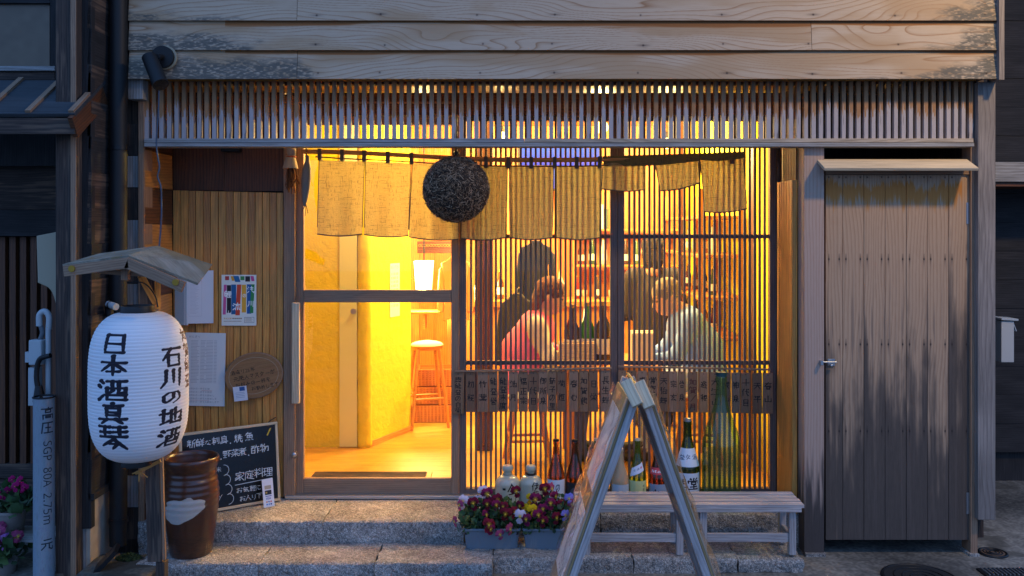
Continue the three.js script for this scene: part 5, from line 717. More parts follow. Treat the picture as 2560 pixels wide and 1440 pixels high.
// ---------------------------------------------------------------- shop curtain on its pole
const clothT = dataTex(512, 512, (u, v) => { const a = vn(u * 170, v * 14, 71, 170, 14), b = vn(u * 14, v * 170, 72, 14, 170), c = vn(u * 256, v * 256, 73, 256, 256); const sl = sstep(0.72, 0.9, a) * 0.5 + sstep(0.72, 0.9, b) * 0.5, k = 168 + (c - 0.5) * 40 - sl * 66; return [k * 1.0, k * 0.89, k * 0.55]; }, [3, 3]);
{
  const z = 0.10, sag = (px) => px < 1300 ? mix(379, 400, sstep(760, 1300, px)) : mix(400, 388, sstep(1400, 1880, px));
  const pole = thing('curtain_pole', 'thin sagging bamboo pole carrying the shop curtain', 'pole', [X(1300, z), Y(400, z), z]); const pts = []; for (let px = 758; px <= 1890; px += 60) pts.push([X(px, z) - X(1300, z), Y(sag(px), z) - Y(400, z), 0]); local('rod', tube(pts, 0.013, 80, 10), M.honeyB, pole); for (const px of [800, 1100, 1500, 1780]) local('node', new THREE.TorusGeometry(0.0135, 0.002, 6, 16).rotateY(Math.PI / 2), M.brown, pole, X(px, z) - X(1300, z), Y(sag(px), z) - Y(400, z), 0);
  const cord = []; for (let px = 790; px <= 1520; px += 73) cord.push([X(px, z) - X(1300, z), Y(sag(px) + 13 + (px > 800 ? 3 : 0), z) - Y(400, z), 0.012]); local('cord', tube(cord, 0.004, 60, 6), M.brown, pole);
  const nr = thing('shop_curtain', 'hemp shop curtain of nine hanging flaps over the entrance', 'curtain', [X(1300, z), Y(400, z), z]), clothM = phys({ map: clothT, roughness: 0.95, transmission: 0.5, thickness: 0, side: THREE.DoubleSide }), hemM = std({ color: 0x5c5048, roughness: 0.95, side: THREE.DoubleSide }), bandM = std({ map: clothT, color: 0xb0a49a, roughness: 0.95, side: THREE.DoubleSide });
  const panel = (xa, xb, ta, tb, ba, bbm, xla, xlb, s, mat = clothM, name = 'flap', dz = 0) => {   // x of the top corners, y of the top corners, y of the bottom corners, x of the bottom corners
    const NX = 22, NY = 22, pos = [], uv = [], idx = [], hem = []; for (let j = 0; j <= NY; j++) for (let i = 0; i <= NX; i++) { const a = i / NX, b = j / NY, px = mix(mix(xa, xb, a), mix(xla, xlb, a), b), py = mix(mix(ta, tb, a), mix(ba, bbm, a) + 5 * Math.sin(a * Math.PI), b), dzz = dz + (0.012 * Math.sin(a * 5 + s) + 0.008 * Math.sin(a * 11 + s * 2.3) + 0.006 * (vn(a * 3, b * 2, s * 9) - 0.5)) * b + 0.004 * Math.sin(a * 3.1 + s); pos.push(X(px, z) - X(1300, z), Y(py, z) - Y(400, z), dzz); uv.push((px - 700) / 458, -(py - 400) / 458); }
    for (let j = 0; j < NY; j++) for (let i = 0; i < NX; i++) { const q = j * (NX + 1) + i; idx.push(q, q + NX + 1, q + 1, q + 1, q + NX + 1, q + NX + 2); }
    const g = new THREE.BufferGeometry(); g.setAttribute('position', new THREE.Float32BufferAttribute(pos, 3)); g.setAttribute('uv', new THREE.Float32BufferAttribute(uv, 2)); g.setIndex(idx); g.computeVertexNormals(); const m = local(name, g, mat, nr);
    if (mat === clothM) { const bot = [], at = (i, j) => { const q = (j * (NX + 1) + i) * 3; return [pos[q], pos[q + 1], pos[q + 2] + 0.001]; }; for (let i = 0; i <= NX; i += 2) bot.push(at(i, NY)); const l = [], r = []; for (let j = 0; j <= NY; j += 4) { l.push(at(0, j)); r.push(at(NX, j)); } local('hem', tube(bot, 0.0035, 24, 6), hemM, m); local('hem', tube(l, 0.0022, 14, 5), hemM, m); local('hem', tube(r, 0.0022, 14, 5), hemM, m); }
  };
  panel(798, 911, 401, 404, 585, 585, 795, 905, 1); panel(914, 1028, 403, 408, 586, 589, 911, 1021, 2); panel(1031, 1148, 408, 412, 592, 598, 1022, 1146, 3); panel(1155, 1269, 413, 413, 596, 594, 1153, 1264, 4); panel(1273, 1384, 413, 413, 594, 594, 1274, 1381, 5); panel(1390, 1503, 414, 416, 594, 594, 1391, 1500, 6);
  panel(1507, 1613, 408, 405, 472, 474, 1504, 1612, 7); panel(1636, 1745, 405, 400, 477, 457, 1650, 1750, 8); panel(1750, 1858, 398, 396, 529, 522, 1760, 1866, 9);
  panel(1506, 1746, 391, 384, 415, 404, 1510, 1744, 10, bandM, 'folded_band', 0.018); panel(1740, 1860, 384, 380, 400, 396, 1742, 1858, 11, bandM, 'folded_band', 0.02);
  for (const px of [800, 856, 911, 970, 1029, 1215, 1271, 1328, 1386, 1442, 1499, 1830]) { const m = local('tab', new THREE.BoxGeometry(0.02, 0.062, 0.034), hemM, nr, X(px, z) - X(1300, z), Y(sag(px) + 7, z) - Y(400, z), 0); }
}
// ---------------------------------------------------------------- cedar ball
{
  const z = 0.30, R = 83 * (DIST - z) / FOC, t = thing('cedar_ball', 'dark brown ball of cedar sprigs hanging above the entrance', 'cedar ball', [X(1140, z), Y(473, z), z]);
  local('core', lump(new THREE.IcosahedronGeometry(R * 0.94, 6), 0.026, 34, 12), std({ color: 0x382a1e, roughness: 1 }), t);
  const list = [], cols = [[0.2, 0.12, 0.07], [0.11, 0.066, 0.04], [0.32, 0.2, 0.115], [0.05, 0.034, 0.024], [0.44, 0.3, 0.19]];
  for (let i = 0; i < 5200; i++) {
    const y = 1 - 2 * (i + 0.5) / 5200, a = i * 2.39996, r = Math.sqrt(1 - y * y), n = new THREE.Vector3(Math.cos(a) * r, y, Math.sin(a) * r), L = rr(0.012, 0.03), g = new THREE.BoxGeometry(rr(0.0014, 0.003), L, rr(0.0014, 0.003), 1, 2, 1), p = g.attributes.position, bend = rr(-0.006, 0.006); for (let k = 0; k < p.count; k++) if (Math.abs(p.getY(k)) < 1e-5) p.setX(k, p.getX(k) + bend);
    const tang = new THREE.Vector3(rnd() - 0.5, rnd() - 0.5, rnd() - 0.5).cross(n).normalize(), dir = tang.multiplyScalar(rr(0.5, 1)).addScaledVector(n, rr(-0.1, 0.55)).normalize(); g.applyQuaternion(new THREE.Quaternion().setFromUnitVectors(new THREE.Vector3(0, 1, 0), dir)); const q = n.multiplyScalar(R * rr(0.95, 1.0)); g.translate(q.x, q.y, q.z);
    const c = cols[Math.floor(rnd() * 5)], ca = new Float32Array(p.count * 3); for (let k = 0; k < p.count; k++) ca.set(c, k * 3); g.setAttribute('color', new THREE.BufferAttribute(ca, 3)); list.push(g);
  }
  local('sprigs', merge(list), std({ vertexColors: true, roughness: 1 }), t).userData.kind = 'stuff';
  local('chain', cyl([0, R * 0.95, 0], [0, EYE + 0.755 - Y(473, z), 0], 0.008), M.darkMetal, t); for (let i = 0; i < 4; i++) local('chain_link', new THREE.TorusGeometry(0.013, 0.004, 6, 12).rotateY(i % 2 ? 1.57 : 0), M.darkMetal, t, 0, R + 0.01 + i * 0.022, 0);
}
// ---------------------------------------------------------------- dried bundle and dried gourd
{
  const z = 0.12, t = thing('dried_bundle', 'tied bundle of dried maize husks hanging by the door jamb', 'dried plant', [X(728, z), Y(380, z), z]); local('knot', lump(new THREE.SphereGeometry(0.032, 16, 12).scale(0.8, 1.2, 0.8), 0.008, 40, 3), std({ color: 0x9a9088, roughness: 1 }), t, 0, 0.01, 0); local('cuff', new THREE.CylinderGeometry(0.024, 0.042, 0.07, 14, 1, true), std({ color: 0xa8957c, roughness: 1, side: THREE.DoubleSide }), t, -0.004, -0.055, 0); local('ribbon', new THREE.TorusGeometry(0.024, 0.005, 6, 18).rotateX(1.57), std({ color: 0xb05030, roughness: 0.9 }), t, 0, -0.026, 0); const l = []; for (let i = 0; i < 46; i++) { const a = rnd() * 6.3, r = rnd() * 0.035; l.push(tube([[Math.cos(a) * r * 0.6, -0.07, Math.sin(a) * r * 0.6], [Math.cos(a) * r + rr(-0.008, 0.008), -0.13, Math.sin(a) * r], [Math.cos(a) * r * 1.1 + rr(-0.02, 0.02), -rr(0.17, 0.23), Math.sin(a) * r]], rr(0.0016, 0.0034), 6, 4)); } local('husks', merge(l), std({ color: 0x6a3c1c, roughness: 1 }), t).userData.kind = 'stuff'; local('string', cyl([0, 0.04, 0], [0, 0.5, -0.02], 0.002), M.brown, t);
  const g = thing('dried_gourd', 'long grey dried gourd hanging from the curtain pole', 'gourd', [X(765, 0.13), Y(455, 0.13), 0.13]); const pr = [[0.001, -0.135], [0.006, -0.13], [0.014, -0.1], [0.022, -0.05], [0.026, 0.02], [0.022, 0.075], [0.012, 0.11], [0.007, 0.14], [0.001, 0.145]]; const gg = lathe(pr, 20); gg.rotateZ(-0.06); local('gourd', lump(gg, 0.003, 30, 6), std({ color: 0x766c60, roughness: 0.7 }), g); local('stalk', tube([[0, 0.135, 0], [0.004, 0.16, 0], [-0.004, 0.19, -0.02]], 0.004, 10, 6), M.brown, g); for (const [a, b] of [[-0.02, -0.16], [0.012, -0.17], [-0.004, -0.185]]) local('twig', cyl([0, -0.12, 0], [a, b, 0.004], 0.0018), M.brown, g);
}
// ---------------------------------------------------------------- name plaques on the lattice
{
  const z = 0.012, rows = [[[1130, 1160], '奥能登の白菊'], [[1165, 1188], '初桜'], [[1193, 1221], '竹葉'], [[1222, 1245], '能登誉'], [[1245, 1270], '能登末廣'], [[1272, 1295], '池月'], [[1296, 1320], '福正宗'], [[1321, 1345], '十代目'], [[1346, 1369], '御所泉'], [[1369, 1391], '獅子の里'], [[1392, 1415], '菊姫'], [[1422, 1446], '春心'], [[1448, 1471], '加賀鶴'], [[1472, 1495], '日栄'], [[1501, 1526], '長生舞'],
    [[1545, 1566], '夢醸'], [[1567, 1592], '萬楽'], [[1593, 1618], '手取川'], [[1619, 1645], '常きげん'], [[1646, 1671], '天狗舞'], [[1672, 1694], '宗玄'], [[1694, 1714], '谷泉'], [[1719, 1744], '加賀ノ月'], [[1748, 1770], '遊穂'], [[1774, 1800], '大江山'], [[1803, 1826], '成山'], [[1828, 1850], '神泉'], [[1851, 1876], '十代目'], [[1880, 1905], '天平'], [[1906, 1932], '春山']];
  const ORD = ['first', 'second', 'third', 'fourth', 'fifth', 'sixth', 'seventh', 'eighth', 'ninth', 'tenth', 'eleventh', 'twelfth', 'thirteenth', 'fourteenth', 'fifteenth'], atlas = {}; atlas.tex = canvasTex(2048, 1024, (g) => { atlas.g = g; g.fillStyle = '#86664c'; g.fillRect(0, 0, 2048, 1024); }); atlas.mat = std({ map: atlas.tex, roughness: 0.75 });
  rows.forEach(([[a, b], s], i) => {
    const left = i < 15, y0 = left ? 930 - i * 0.3 : 926 + (i - 15) * 0.5, y1 = left ? (i ? 1030 : 1034) - (i < 4 ? 0 : 1) : 1027 + (i - 15) * 0.5, w = X(b - 0.8, z) - X(a + 0.2, z), h = Y(y0, z) - Y(y1, z);
    const cx0 = (i % 15) * 136 + 4, cy0 = left ? 4 : 516;
    { const g = atlas.g; g.save(); g.beginPath(); g.rect(cx0, cy0, 128, 504); g.clip(); g.translate(cx0, cy0); g.scale(128 / 96, 504 / 400); const L = [[141, 106, 78], [125, 92, 68], [152, 116, 90]][(i * 7) % 3]; g.fillStyle = `rgb(${L})`; g.fillRect(0, 0, 96, 400); for (let k = 0; k < 130; k++) { g.fillStyle = `rgba(${60 + rnd() * 50},${38 + rnd() * 36},${24 + rnd() * 24},${0.1 + rnd() * 0.22})`; g.fillRect(rnd() * 96, rnd() * 400, 1 + rnd() * 2, 60 + rnd() * 240); } g.fillStyle = '#2a1a10'; g.beginPath(); g.arc(48, 18, 5, 0, 7); g.fill(); ink(g, i === 22 ? '#4a2018' : '#1c130f'); const n = [...s].length, sz = n > 4 ? 54 : 72, pitch = n === 2 ? 130 : n === 3 ? 98 : n === 4 ? 82 : 60; column(g, s, 48 - sz / 2, (n === 2 ? 90 : n > 4 ? 46 : 60), sz, pitch, { w: 0.12, taper: 1 }); g.restore(); }
    const m = one('name_plaque', new RoundedBoxGeometry(w, h, 0.009, 1, 0.0012), atlas.mat, `narrow lettered wooden plaque, ${ORD[i % 15]} from the ${left ? 'glass door on the door-side rod' : 'middle lattice post on the reveal-side rod'}`, 'plaque', (X(a, z) + X(b, z)) / 2, (Y(y0, z) + Y(y1, z)) / 2, z + rr(-0.002, 0.003), 'sake name plaques'); m.rotation.z = rr(-0.012, 0.012);
    const p = m.geometry.attributes.position, uv = m.geometry.attributes.uv; for (let k = 0; k < p.count; k++) uv.setXY(k, (cx0 + (p.getX(k) / w + 0.5) * 128) / 2048, 1 - (cy0 + (0.5 - p.getY(k) / h) * 504) / 1024);
  });
  for (const [a, b, ya, yb, l] of [[1138, 1530, 928, 920, 'thin wooden rod above the plaques on the door-side lattice'], [1545, 1926, 916, 924, 'thin wooden rod above the plaques on the reveal-side lattice']]) { const zz = 0.024, c = [(X(a, zz) + X(b, zz)) / 2, (Y(ya, zz) + Y(yb, zz)) / 2, zz]; one('plaque_rod', beam([X(a, zz) - c[0], Y(ya, zz) - c[1], 0], [X(b, zz) - c[0], Y(yb, zz) - c[1], 0], 0.01, 0.01), M.frame, l, 'rod', ...c); }
}
// ---------------------------------------------------------------- bottles and flasks on the sill stone
function bottle(px, wpx, top, z, col, label, o = {}) {
  const r = wpx / 2 * (DIST - z) / FOC, y0 = STO + 0.002, h = Y(top, z) - y0, nr = o.neck ?? r * 0.3, sh = o.sh ?? 0.56, t = thing('glass_bottle', label, 'bottle', [X(px, z), y0, z], 'bottles standing on the sill');
  const pts = [[0.001, 0.004], [r * 0.8, 0.001], [r * 0.98, 0.008], [r, 0.02], [r, h * sh * 0.72]]; for (let i = 1; i <= 12; i++) { const k = i / 12, e = 0.5 - 0.5 * Math.cos(Math.PI * k); pts.push([mix(r, nr * 1.1, Math.pow(e, 0.85)), mix(h * sh * 0.72, h * 0.86, k)]); } pts.push([nr, h * 0.92], [nr * 1.15, h * 0.935], [nr * 1.15, h * 0.97], [nr * 0.98, h * 0.975], [nr * 0.98, h * 0.985], [0.001, h * 0.985]);
  const C = new THREE.Color(col); local('body', lathe(pts, 40), o.frost ? phys({ color: C, roughness: 0.55, transmission: 0.5, thickness: 0 }) : phys({ color: C, roughness: 0.04, transmission: 0.96, thickness: 0, ior: 1.5, specularIntensity: 1 }), t);
  if (!o.bare) local('cap', new THREE.CylinderGeometry(nr * 1.12, nr * 1.12, h * 0.03, 20), o.cap ?? M.pale, t, 0, h * 0.985, 0);
  const band = (y0b, y1b, tex, name = 'label', tilt = 0, arc = 2.4) => { const R2 = (y) => { for (let i = 1; i < pts.length; i++) if (pts[i][1] >= y) { const a = pts[i - 1], b = pts[i], q = (y - a[1]) / (b[1] - a[1] + 1e-9); return mix(a[0], b[0], q); } return nr; }; const NX = 20, NY = 6, pos = [], uv = [], idx = [], a0 = Math.atan2(-X(px, z), DIST - z); for (let j = 0; j <= NY; j++) for (let i = 0; i <= NX; i++) { const a = a0 + (i / NX - 0.5) * arc, y = mix(y0b, y1b, j / NY) * h + tilt * (i / NX - 0.5), q = R2(y) + 0.0012; pos.push(Math.sin(a) * q, y, Math.cos(a) * q); uv.push(i / NX, j / NY); } for (let j = 0; j < NY; j++) for (let i = 0; i < NX; i++) { const q = j * (NX + 1) + i; idx.push(q, q + 1, q + NX + 1, q + 1, q + NX + 2, q + NX + 1); } const g = new THREE.BufferGeometry(); g.setAttribute('position', new THREE.Float32BufferAttribute(pos, 3)); g.setAttribute('uv', new THREE.Float32BufferAttribute(uv, 2)); g.setIndex(idx); g.computeVertexNormals(); local(name, g, std({ map: tex, roughness: 0.6, side: THREE.DoubleSide }), t); };
  for (const b of o.bands ?? []) band(...b); return t;
}
const lab = (bgc, fn) => canvasTex(256, 192, (g) => { g.fillStyle = bgc; g.fillRect(0, 0, 256, 192); fn?.(g); });
{
  const z = 0.16;
  bottle(1390, 45, 1098, z, 0xb89050, 'amber bottle with a white label behind the flowers', { cap: M.darkMetal, bands: [[0.06, 0.42, lab('#d8d6da', (g) => { ink(g, '#20222c'); glyph(g, 'の', 120, 30, 60, { w: 0.12 }); glyph(g, 'し', 150, 100, 60, { w: 0.12 }); })]] });
  bottle(1437, 45, 1099, z, 0xac8444, 'amber bottle with a black label behind the flowers', { cap: M.darkMetal, bands: [[0.06, 0.38, lab('#16181c', (g) => { g.fillStyle = '#4a4e56'; g.beginPath(); g.ellipse(130, 130, 70, 90, 0, 0, 7); g.fill(); })]] });
  bottle(1492, 46, 1096, z, 0xa4d850, 'green bottle with a pale blue label partly behind the folding sign', { bands: [[0.1, 0.36, lab('#a8c0c4', (g) => { g.strokeStyle = '#7a98a4'; for (let i = 0; i < 14; i++) { g.beginPath(); g.moveTo(i * 22 - 60, 192); g.lineTo(i * 22 + 60, 0); g.stroke(); } })]] });
  bottle(1551, 44, 1120, z, 0xd0b890, 'frosted cream bottle seen inside the folding sign', { frost: true, bands: [[0.14, 0.4, lab('#b4bac0', (g) => { g.fillStyle = '#a0a8b0'; for (let i = 0; i < 300; i++) g.fillRect(rnd() * 256, rnd() * 192, 6, 2); })]] });
  bottle(1594, 44, 1096, z, 0xb8d858, 'yellow green bottle with a slanting white neck label', { bands: [[0.12, 0.4, lab('#c8c888', (g) => { ink(g, '#4a4a40'); column(g, '手取', 190, 40, 30, 34, { w: 0.1 }); g.fillStyle = '#9cc8b8'; g.beginPath(); g.moveTo(0, 192); g.lineTo(150, 150); g.lineTo(256, 192); g.fill(); })], [0.5, 0.62, lab('#d8d8e0', (g) => { ink(g, '#5a5e70'); line(g, '生酒', 50, 60, 50, 60, { w: 0.09 }); g.fillStyle = '#d06a7a'; g.beginPath(); g.arc(200, 90, 22, 0, 7); g.fill(); }), 'neck_label', 0.035, 2.0]] });
  bottle(1645, 46, 1100, z, 0xac7444, 'dark red bottle with a red neck band and grey label', { cap: M.darkMetal, bands: [[0.12, 0.36, lab('#8e98a8', (g) => { ink(g, '#14161c'); glyph(g, '加', 70, 50, 110, { w: 0.13, taper: 1 }); g.fillStyle = '#b89a50'; g.fillRect(0, 160, 256, 32); })], [0.5, 0.6, lab('#c8424a', (g) => { g.fillStyle = '#f0dede'; g.font = 'bold 100px serif'; g.fillText('Mart', 20, 136); }), 'neck_label']] });
  bottle(1719, 60, 1046, 0.15, 0x74983c, 'tall dark green bottle with white shoulder and body labels', { neck: 0.019, cap: M.steel, bands: [[0.14, 0.4, lab('#ccd0d8', (g) => { ink(g, '#10121a'); glyph(g, '生', 50, 50, 70, { w: 0.14, taper: 1 }); glyph(g, '堂', 130, 40, 96, { w: 0.14, taper: 1 }); })], [0.47, 0.67, lab('#d4dae2', (g) => { ink(g, '#4c586a'); line(g, '益々', 40, 60, 60, 66, { w: 0.1 }); glyph(g, '酒', 176, 60, 56, { w: 0.1 }); }), 'shoulder_label', 0, 2.8]] });
  bottle(1803, 97, 930, 0.17, 0xc0deb0, 'giant teal green glass bottle standing behind the bench', { sh: 0.62, neck: 0.027, cap: std({ color: 0x123c40, roughness: 0.4 }) });
}
{
  const flask = (px, wpx, z, label, draw, cordage) => { const r = wpx / 2 * (DIST - z) / FOC, h = Y(1163, z) - STO, t = thing('sake_flask', label, 'flask', [X(px, z), STO + 0.001, z], 'stoneware flasks'); const pr = [[0.001, 0], [r * 0.92, 0], [r, 0.012], [r, h * 0.45], [r * 0.97, h * 0.6], [r * 0.75, h * 0.7], [r * 0.36, h * 0.765], [r * 0.32, h * 0.83], [r * 0.44, h * 0.9], [r * 0.4, h * 0.985], [r * 0.2, h], [0.001, h]]; const c = new THREE.SplineCurve(pr.map((p) => new THREE.Vector2(...p))), pts = c.getPoints(70).map((p) => [Math.max(0.0008, p.x), p.y]); const tex = canvasTex(1024, 512, (g) => { g.fillStyle = '#b4b29e'; g.fillRect(0, 0, 1024, 512); for (let i = 0; i < 900; i++) { g.fillStyle = `rgba(${120 + rnd() * 80},${120 + rnd() * 70},${100 + rnd() * 60},0.14)`; g.fillRect(rnd() * 1024, rnd() * 512, 4 + rnd() * 20, 3 + rnd() * 14); } draw(g); }); tex.wrapS = THREE.RepeatWrapping; const g = lathe(pts, 48), uv = g.attributes.uv, p = g.attributes.position; for (let i = 0; i < p.count; i++) uv.setY(i, p.getY(i) / h); local('body', g, phys({ map: tex, roughness: 0.25, clearcoat: 0.5 }), t); local('neck_cord', new THREE.TorusGeometry(r * 0.36, cordage ? 0.006 : 0.0025, 8, 24).rotateX(1.57), std({ color: cordage ? 0x2c1c18 : 0x8a8470, roughness: 0.9 }), t, 0, h * 0.785, 0); };
  flask(1269, 62, 0.16, 'pale stoneware flask marked with a black roof-shaped sign', (g) => { ink(g, '#2a2826'); g.lineWidth = 15; g.lineCap = 'round'; g.beginPath(); g.moveTo(8, 290); g.lineTo(58, 205); g.lineTo(122, 290); g.stroke(); g.lineWidth = 13; for (const [a, b, c, d] of [[36, 285, 86, 275], [61, 240, 61, 325], [22, 328, 104, 318]]) { g.beginPath(); g.moveTo(a, b); g.lineTo(c, d); g.stroke(); } g.fillRect(960, 250, 40, 26); }, false);
  flask(1327, 58, 0.15, 'pale stoneware flask with bold black lettering and a dark cord at the neck', (g) => { ink(g, '#22201f'); glyph(g, '伊', -10 + 20, 185, 110, { w: 0.12, taper: 1 }); glyph(g, '藤', 25, 292, 92, { w: 0.11, taper: 1 }); }, true);
}
// ---------------------------------------------------------------- pansies in two troughs
function petals(main, blotch, eye, size) {   // one pansy face, five rounded petals, coloured per vertex
  const list = []; [[0.62, 0.5, 0.62, 0.002], [-0.62, 0.5, 0.62, 0.0025], [1.25, -0.05, 0.6, 0.004], [-1.25, -0.05, 0.6, 0.0045], [3.14, 0, 0.72, 0.006]].forEach(([a, , L, dz], k) => {
    const N = 9, pos = [0, 0, dz], idx = [], col = [...eye]; for (let r = 1; r <= 2; r++) for (let i = 0; i <= N; i++) { const q = i / N, sp = (q - 0.5) * 1.75, rad = L * (0.55 + 0.5 * Math.pow(Math.cos((q - 0.5) * 2.6), 0.6)) * (r / 2) * (1 + 0.06 * Math.sin(i * 2.3)), an = a + sp * (r === 1 ? 0.85 : 0.72); pos.push(Math.sin(an) * rad * size, Math.cos(an) * rad * size, dz + (r === 2 ? -0.14 * size + 0.05 * size * Math.sin(i * 1.7) : 0.03 * size)); col.push(...(r === 1 ? (k > 1 ? blotch : main) : main)); }
    for (let i = 0; i < N; i++) idx.push(0, 1 + i, 2 + i, 1 + i, 1 + N + 1 + i, 2 + N + 1 + i, 1 + i, 2 + N + 1 + i, 2 + i); const g = new THREE.BufferGeometry(); g.setAttribute('position', new THREE.Float32BufferAttribute(pos, 3)); g.setAttribute('color', new THREE.Float32BufferAttribute(col, 3)); g.setIndex(idx); g.computeVertexNormals(); list.push(g);
  });
  const e = new THREE.SphereGeometry(size * 0.1, 8, 6); e.translate(0, -0.05 * size, 0.1 * size); e.deleteAttribute('uv'); const c = new Float32Array(e.attributes.position.count * 3); for (let i = 0; i < c.length; i += 3) c.set([0.7, 0.5, 0.05], i); e.setAttribute('color', new THREE.BufferAttribute(c, 3)); list.push(e);
  return mergeGeometries(list.map((g) => g.toNonIndexed()));
}
const petalMat = phys({ vertexColors: true, roughness: 0.9, specularIntensity: 0.3, side: THREE.DoubleSide, transmission: 0.15, thickness: 0 }), leafMat = phys({ vertexColors: true, roughness: 0.65, side: THREE.DoubleSide, transmission: 0.2, thickness: 0 });
function leafMass(n, box, s, tones) {
  const list = []; for (let i = 0; i < n; i++) { const L = s * rr(0.6, 1.3), W = L * rr(0.3, 0.5), g = new THREE.BufferGeometry(), c = tones[Math.floor(rnd() * tones.length)], k = rr(0.75, 1.25); g.setAttribute('position', new THREE.Float32BufferAttribute([0, 0, 0, W, L * 0.45, W * 0.25, 0, L * 0.5, -W * 0.2, -W, L * 0.45, W * 0.25, W * 0.6, L * 0.8, 0, 0, L, L * 0.12, -W * 0.6, L * 0.8, 0], 3)); g.setIndex([0, 1, 2, 0, 2, 3, 1, 4, 2, 4, 5, 2, 5, 6, 2, 6, 3, 2]); g.setAttribute('color', new THREE.Float32BufferAttribute([...Array(7)].flatMap(() => c.map((v) => v * k)), 3)); g.rotateX(rr(-1.3, 1.3)); g.rotateZ(rr(-1.2, 1.2)); g.rotateY(rnd() * 6.3); const [x, y, z] = box(); g.translate(x, y, z); g.computeVertexNormals(); list.push(g.toNonIndexed()); } return mergeGeometries(list);
}
const GREENS = [[0.035, 0.085, 0.02], [0.05, 0.12, 0.03], [0.025, 0.06, 0.025], [0.08, 0.15, 0.04]];
const WINE = petals([0.16, 0.006, 0.03], [0.05, 0.002, 0.012], [0.5, 0.3, 0.02], 0.047), RED = petals([0.22, 0.012, 0.03], [0.08, 0.004, 0.01], [0.5, 0.3, 0.02], 0.047), MAG = petals([0.2, 0.012, 0.07], [0.08, 0.003, 0.03], [0.6, 0.4, 0.03], 0.047), BLUE = petals([0.2, 0.2, 0.62], [0.3, 0.22, 0.6], [0.6, 0.5, 0.1], 0.047), WHITE = petals([0.7, 0.62, 0.72], [0.6, 0.5, 0.6], [0.6, 0.5, 0.1], 0.047), YEL = petals([0.7, 0.45, 0.01], [0.6, 0.35, 0.01], [0.4, 0.2, 0.01], 0.047), PINK = petals([0.36, 0.06, 0.14], [0.3, 0.05, 0.15], [0.6, 0.5, 0.1], 0.047);
function trough(x0, x1, label, blooms) {
  const zf = 0.53, zc = 0.455, a = X(x0, zf), b = X(x1, zf), W = b - a, H = 0.098, t = thing('flower_trough', label, 'planter', [(a + b) / 2, LOW + 0.001, zc], 'planters on the lower step');
  const mat = std({ color: 0x6e7a84, roughness: 0.6, side: THREE.DoubleSide }), wall = (N, w0, w1, d0, d1) => { const pos = [], idx = []; for (let j = 0; j <= 1; j++) for (let i = 0; i < N; i++) { const an = i / N * Math.PI * 2, c = Math.cos(an), s = Math.sin(an), p = (v) => Math.sign(v) * Math.pow(Math.abs(v), 0.28), w = j ? w1 : w0, d = j ? d1 : d0, rib = 1 + 0.012 * (i % 2); pos.push(p(c) * w / 2 * rib, j * H, p(s) * d / 2 * rib); } for (let i = 0; i < N; i++) { const n = (i + 1) % N; idx.push(i, N + i, n, n, N + i, N + n); } const g = new THREE.BufferGeometry(); g.setAttribute('position', new THREE.Float32BufferAttribute(pos, 3)); g.setIndex(idx); const q = g.toNonIndexed(); q.computeVertexNormals(); return q; };
  local('tub', wall(120, W * 0.9, W * 0.985, 0.115, 0.135), mat, t); local('rim', new RoundedBoxGeometry(W, 0.012, 0.012, 2, 0.004), mat, t, 0, H, 0.07); local('rim', new RoundedBoxGeometry(W, 0.012, 0.012, 2, 0.004), mat, t, 0, H, -0.07); for (const s of [-1, 1]) local('rim', new RoundedBoxGeometry(0.012, 0.012, 0.13, 2, 0.004), mat, t, s * W * 0.494, H, 0); local('soil', new THREE.BoxGeometry(W * 0.94, 0.01, 0.12), std({ color: 0x1c140e, roughness: 1 }), t, 0, H - 0.022, 0);
  const lv = leafMass(800, () => { const u = rr(-1, 1), w = rr(-1, 1); return [u * W * 0.53, H - 0.02 + rr(0, 0.17) * (1 - 0.45 * u * u) * (0.6 + 0.4 * rnd()), w * 0.075]; }, 0.032, GREENS); local('foliage', lv, leafMat, t).userData.kind = 'stuff';
  const stem = std({ color: 0x3a5a20, roughness: 0.8 });
  for (let [px, py, dz, g, ry, rx] of blooms) { dz += 0.025; const z = zc + dz, x = X(px, z) - (a + b) / 2, y = Y(py, z) - LOW - 0.001, m = local('bloom', g, petalMat, t, x, y, dz); m.rotation.set(rx ?? rr(-0.3, 0.2), ry ?? rr(-0.6, 0.5), rr(-0.3, 0.3)); const s = rr(0.85, 1.15); m.scale.set(s, s, s); local('stem', tube([[x * 0.9, H - 0.02, dz * 0.6], [x * 0.97, mix(H, y, 0.6), dz * 0.8], [x, y - 0.004, dz - 0.008]], 0.0016, 8, 5), stem, t); }
}
trough(1158, 1300, 'grey ribbed trough of mostly dark red pansies', [[1207, 1228, 0, WHITE], [1218, 1235, 0.02, MAG], [1158, 1253, -0.02, WHITE], [1218, 1260, 0.05, WINE], [1183, 1258, 0.03, WINE], [1243, 1250, 0.02, WINE], [1259, 1267, 0.06, RED], [1264, 1284, 0.07, RED], [1215, 1287, 0.06, MAG, 0.8], [1222, 1312, 0.08, RED], [1226, 1322, 0.085, MAG], [1290, 1228, -0.01, WINE], [1150, 1262, 0.01, PINK, -0.9], [1137, 1302, 0.04, PINK, -1], [1286, 1280, 0.05, RED, 0.7], [1250, 1336, 0.09, PINK, 0.4], [1274, 1322, 0.085, PINK, 0.9], [1195, 1250, -0.02, WHITE], [1240, 1262, 0.05, MAG], [1300, 1264, 0.04, WINE]]);
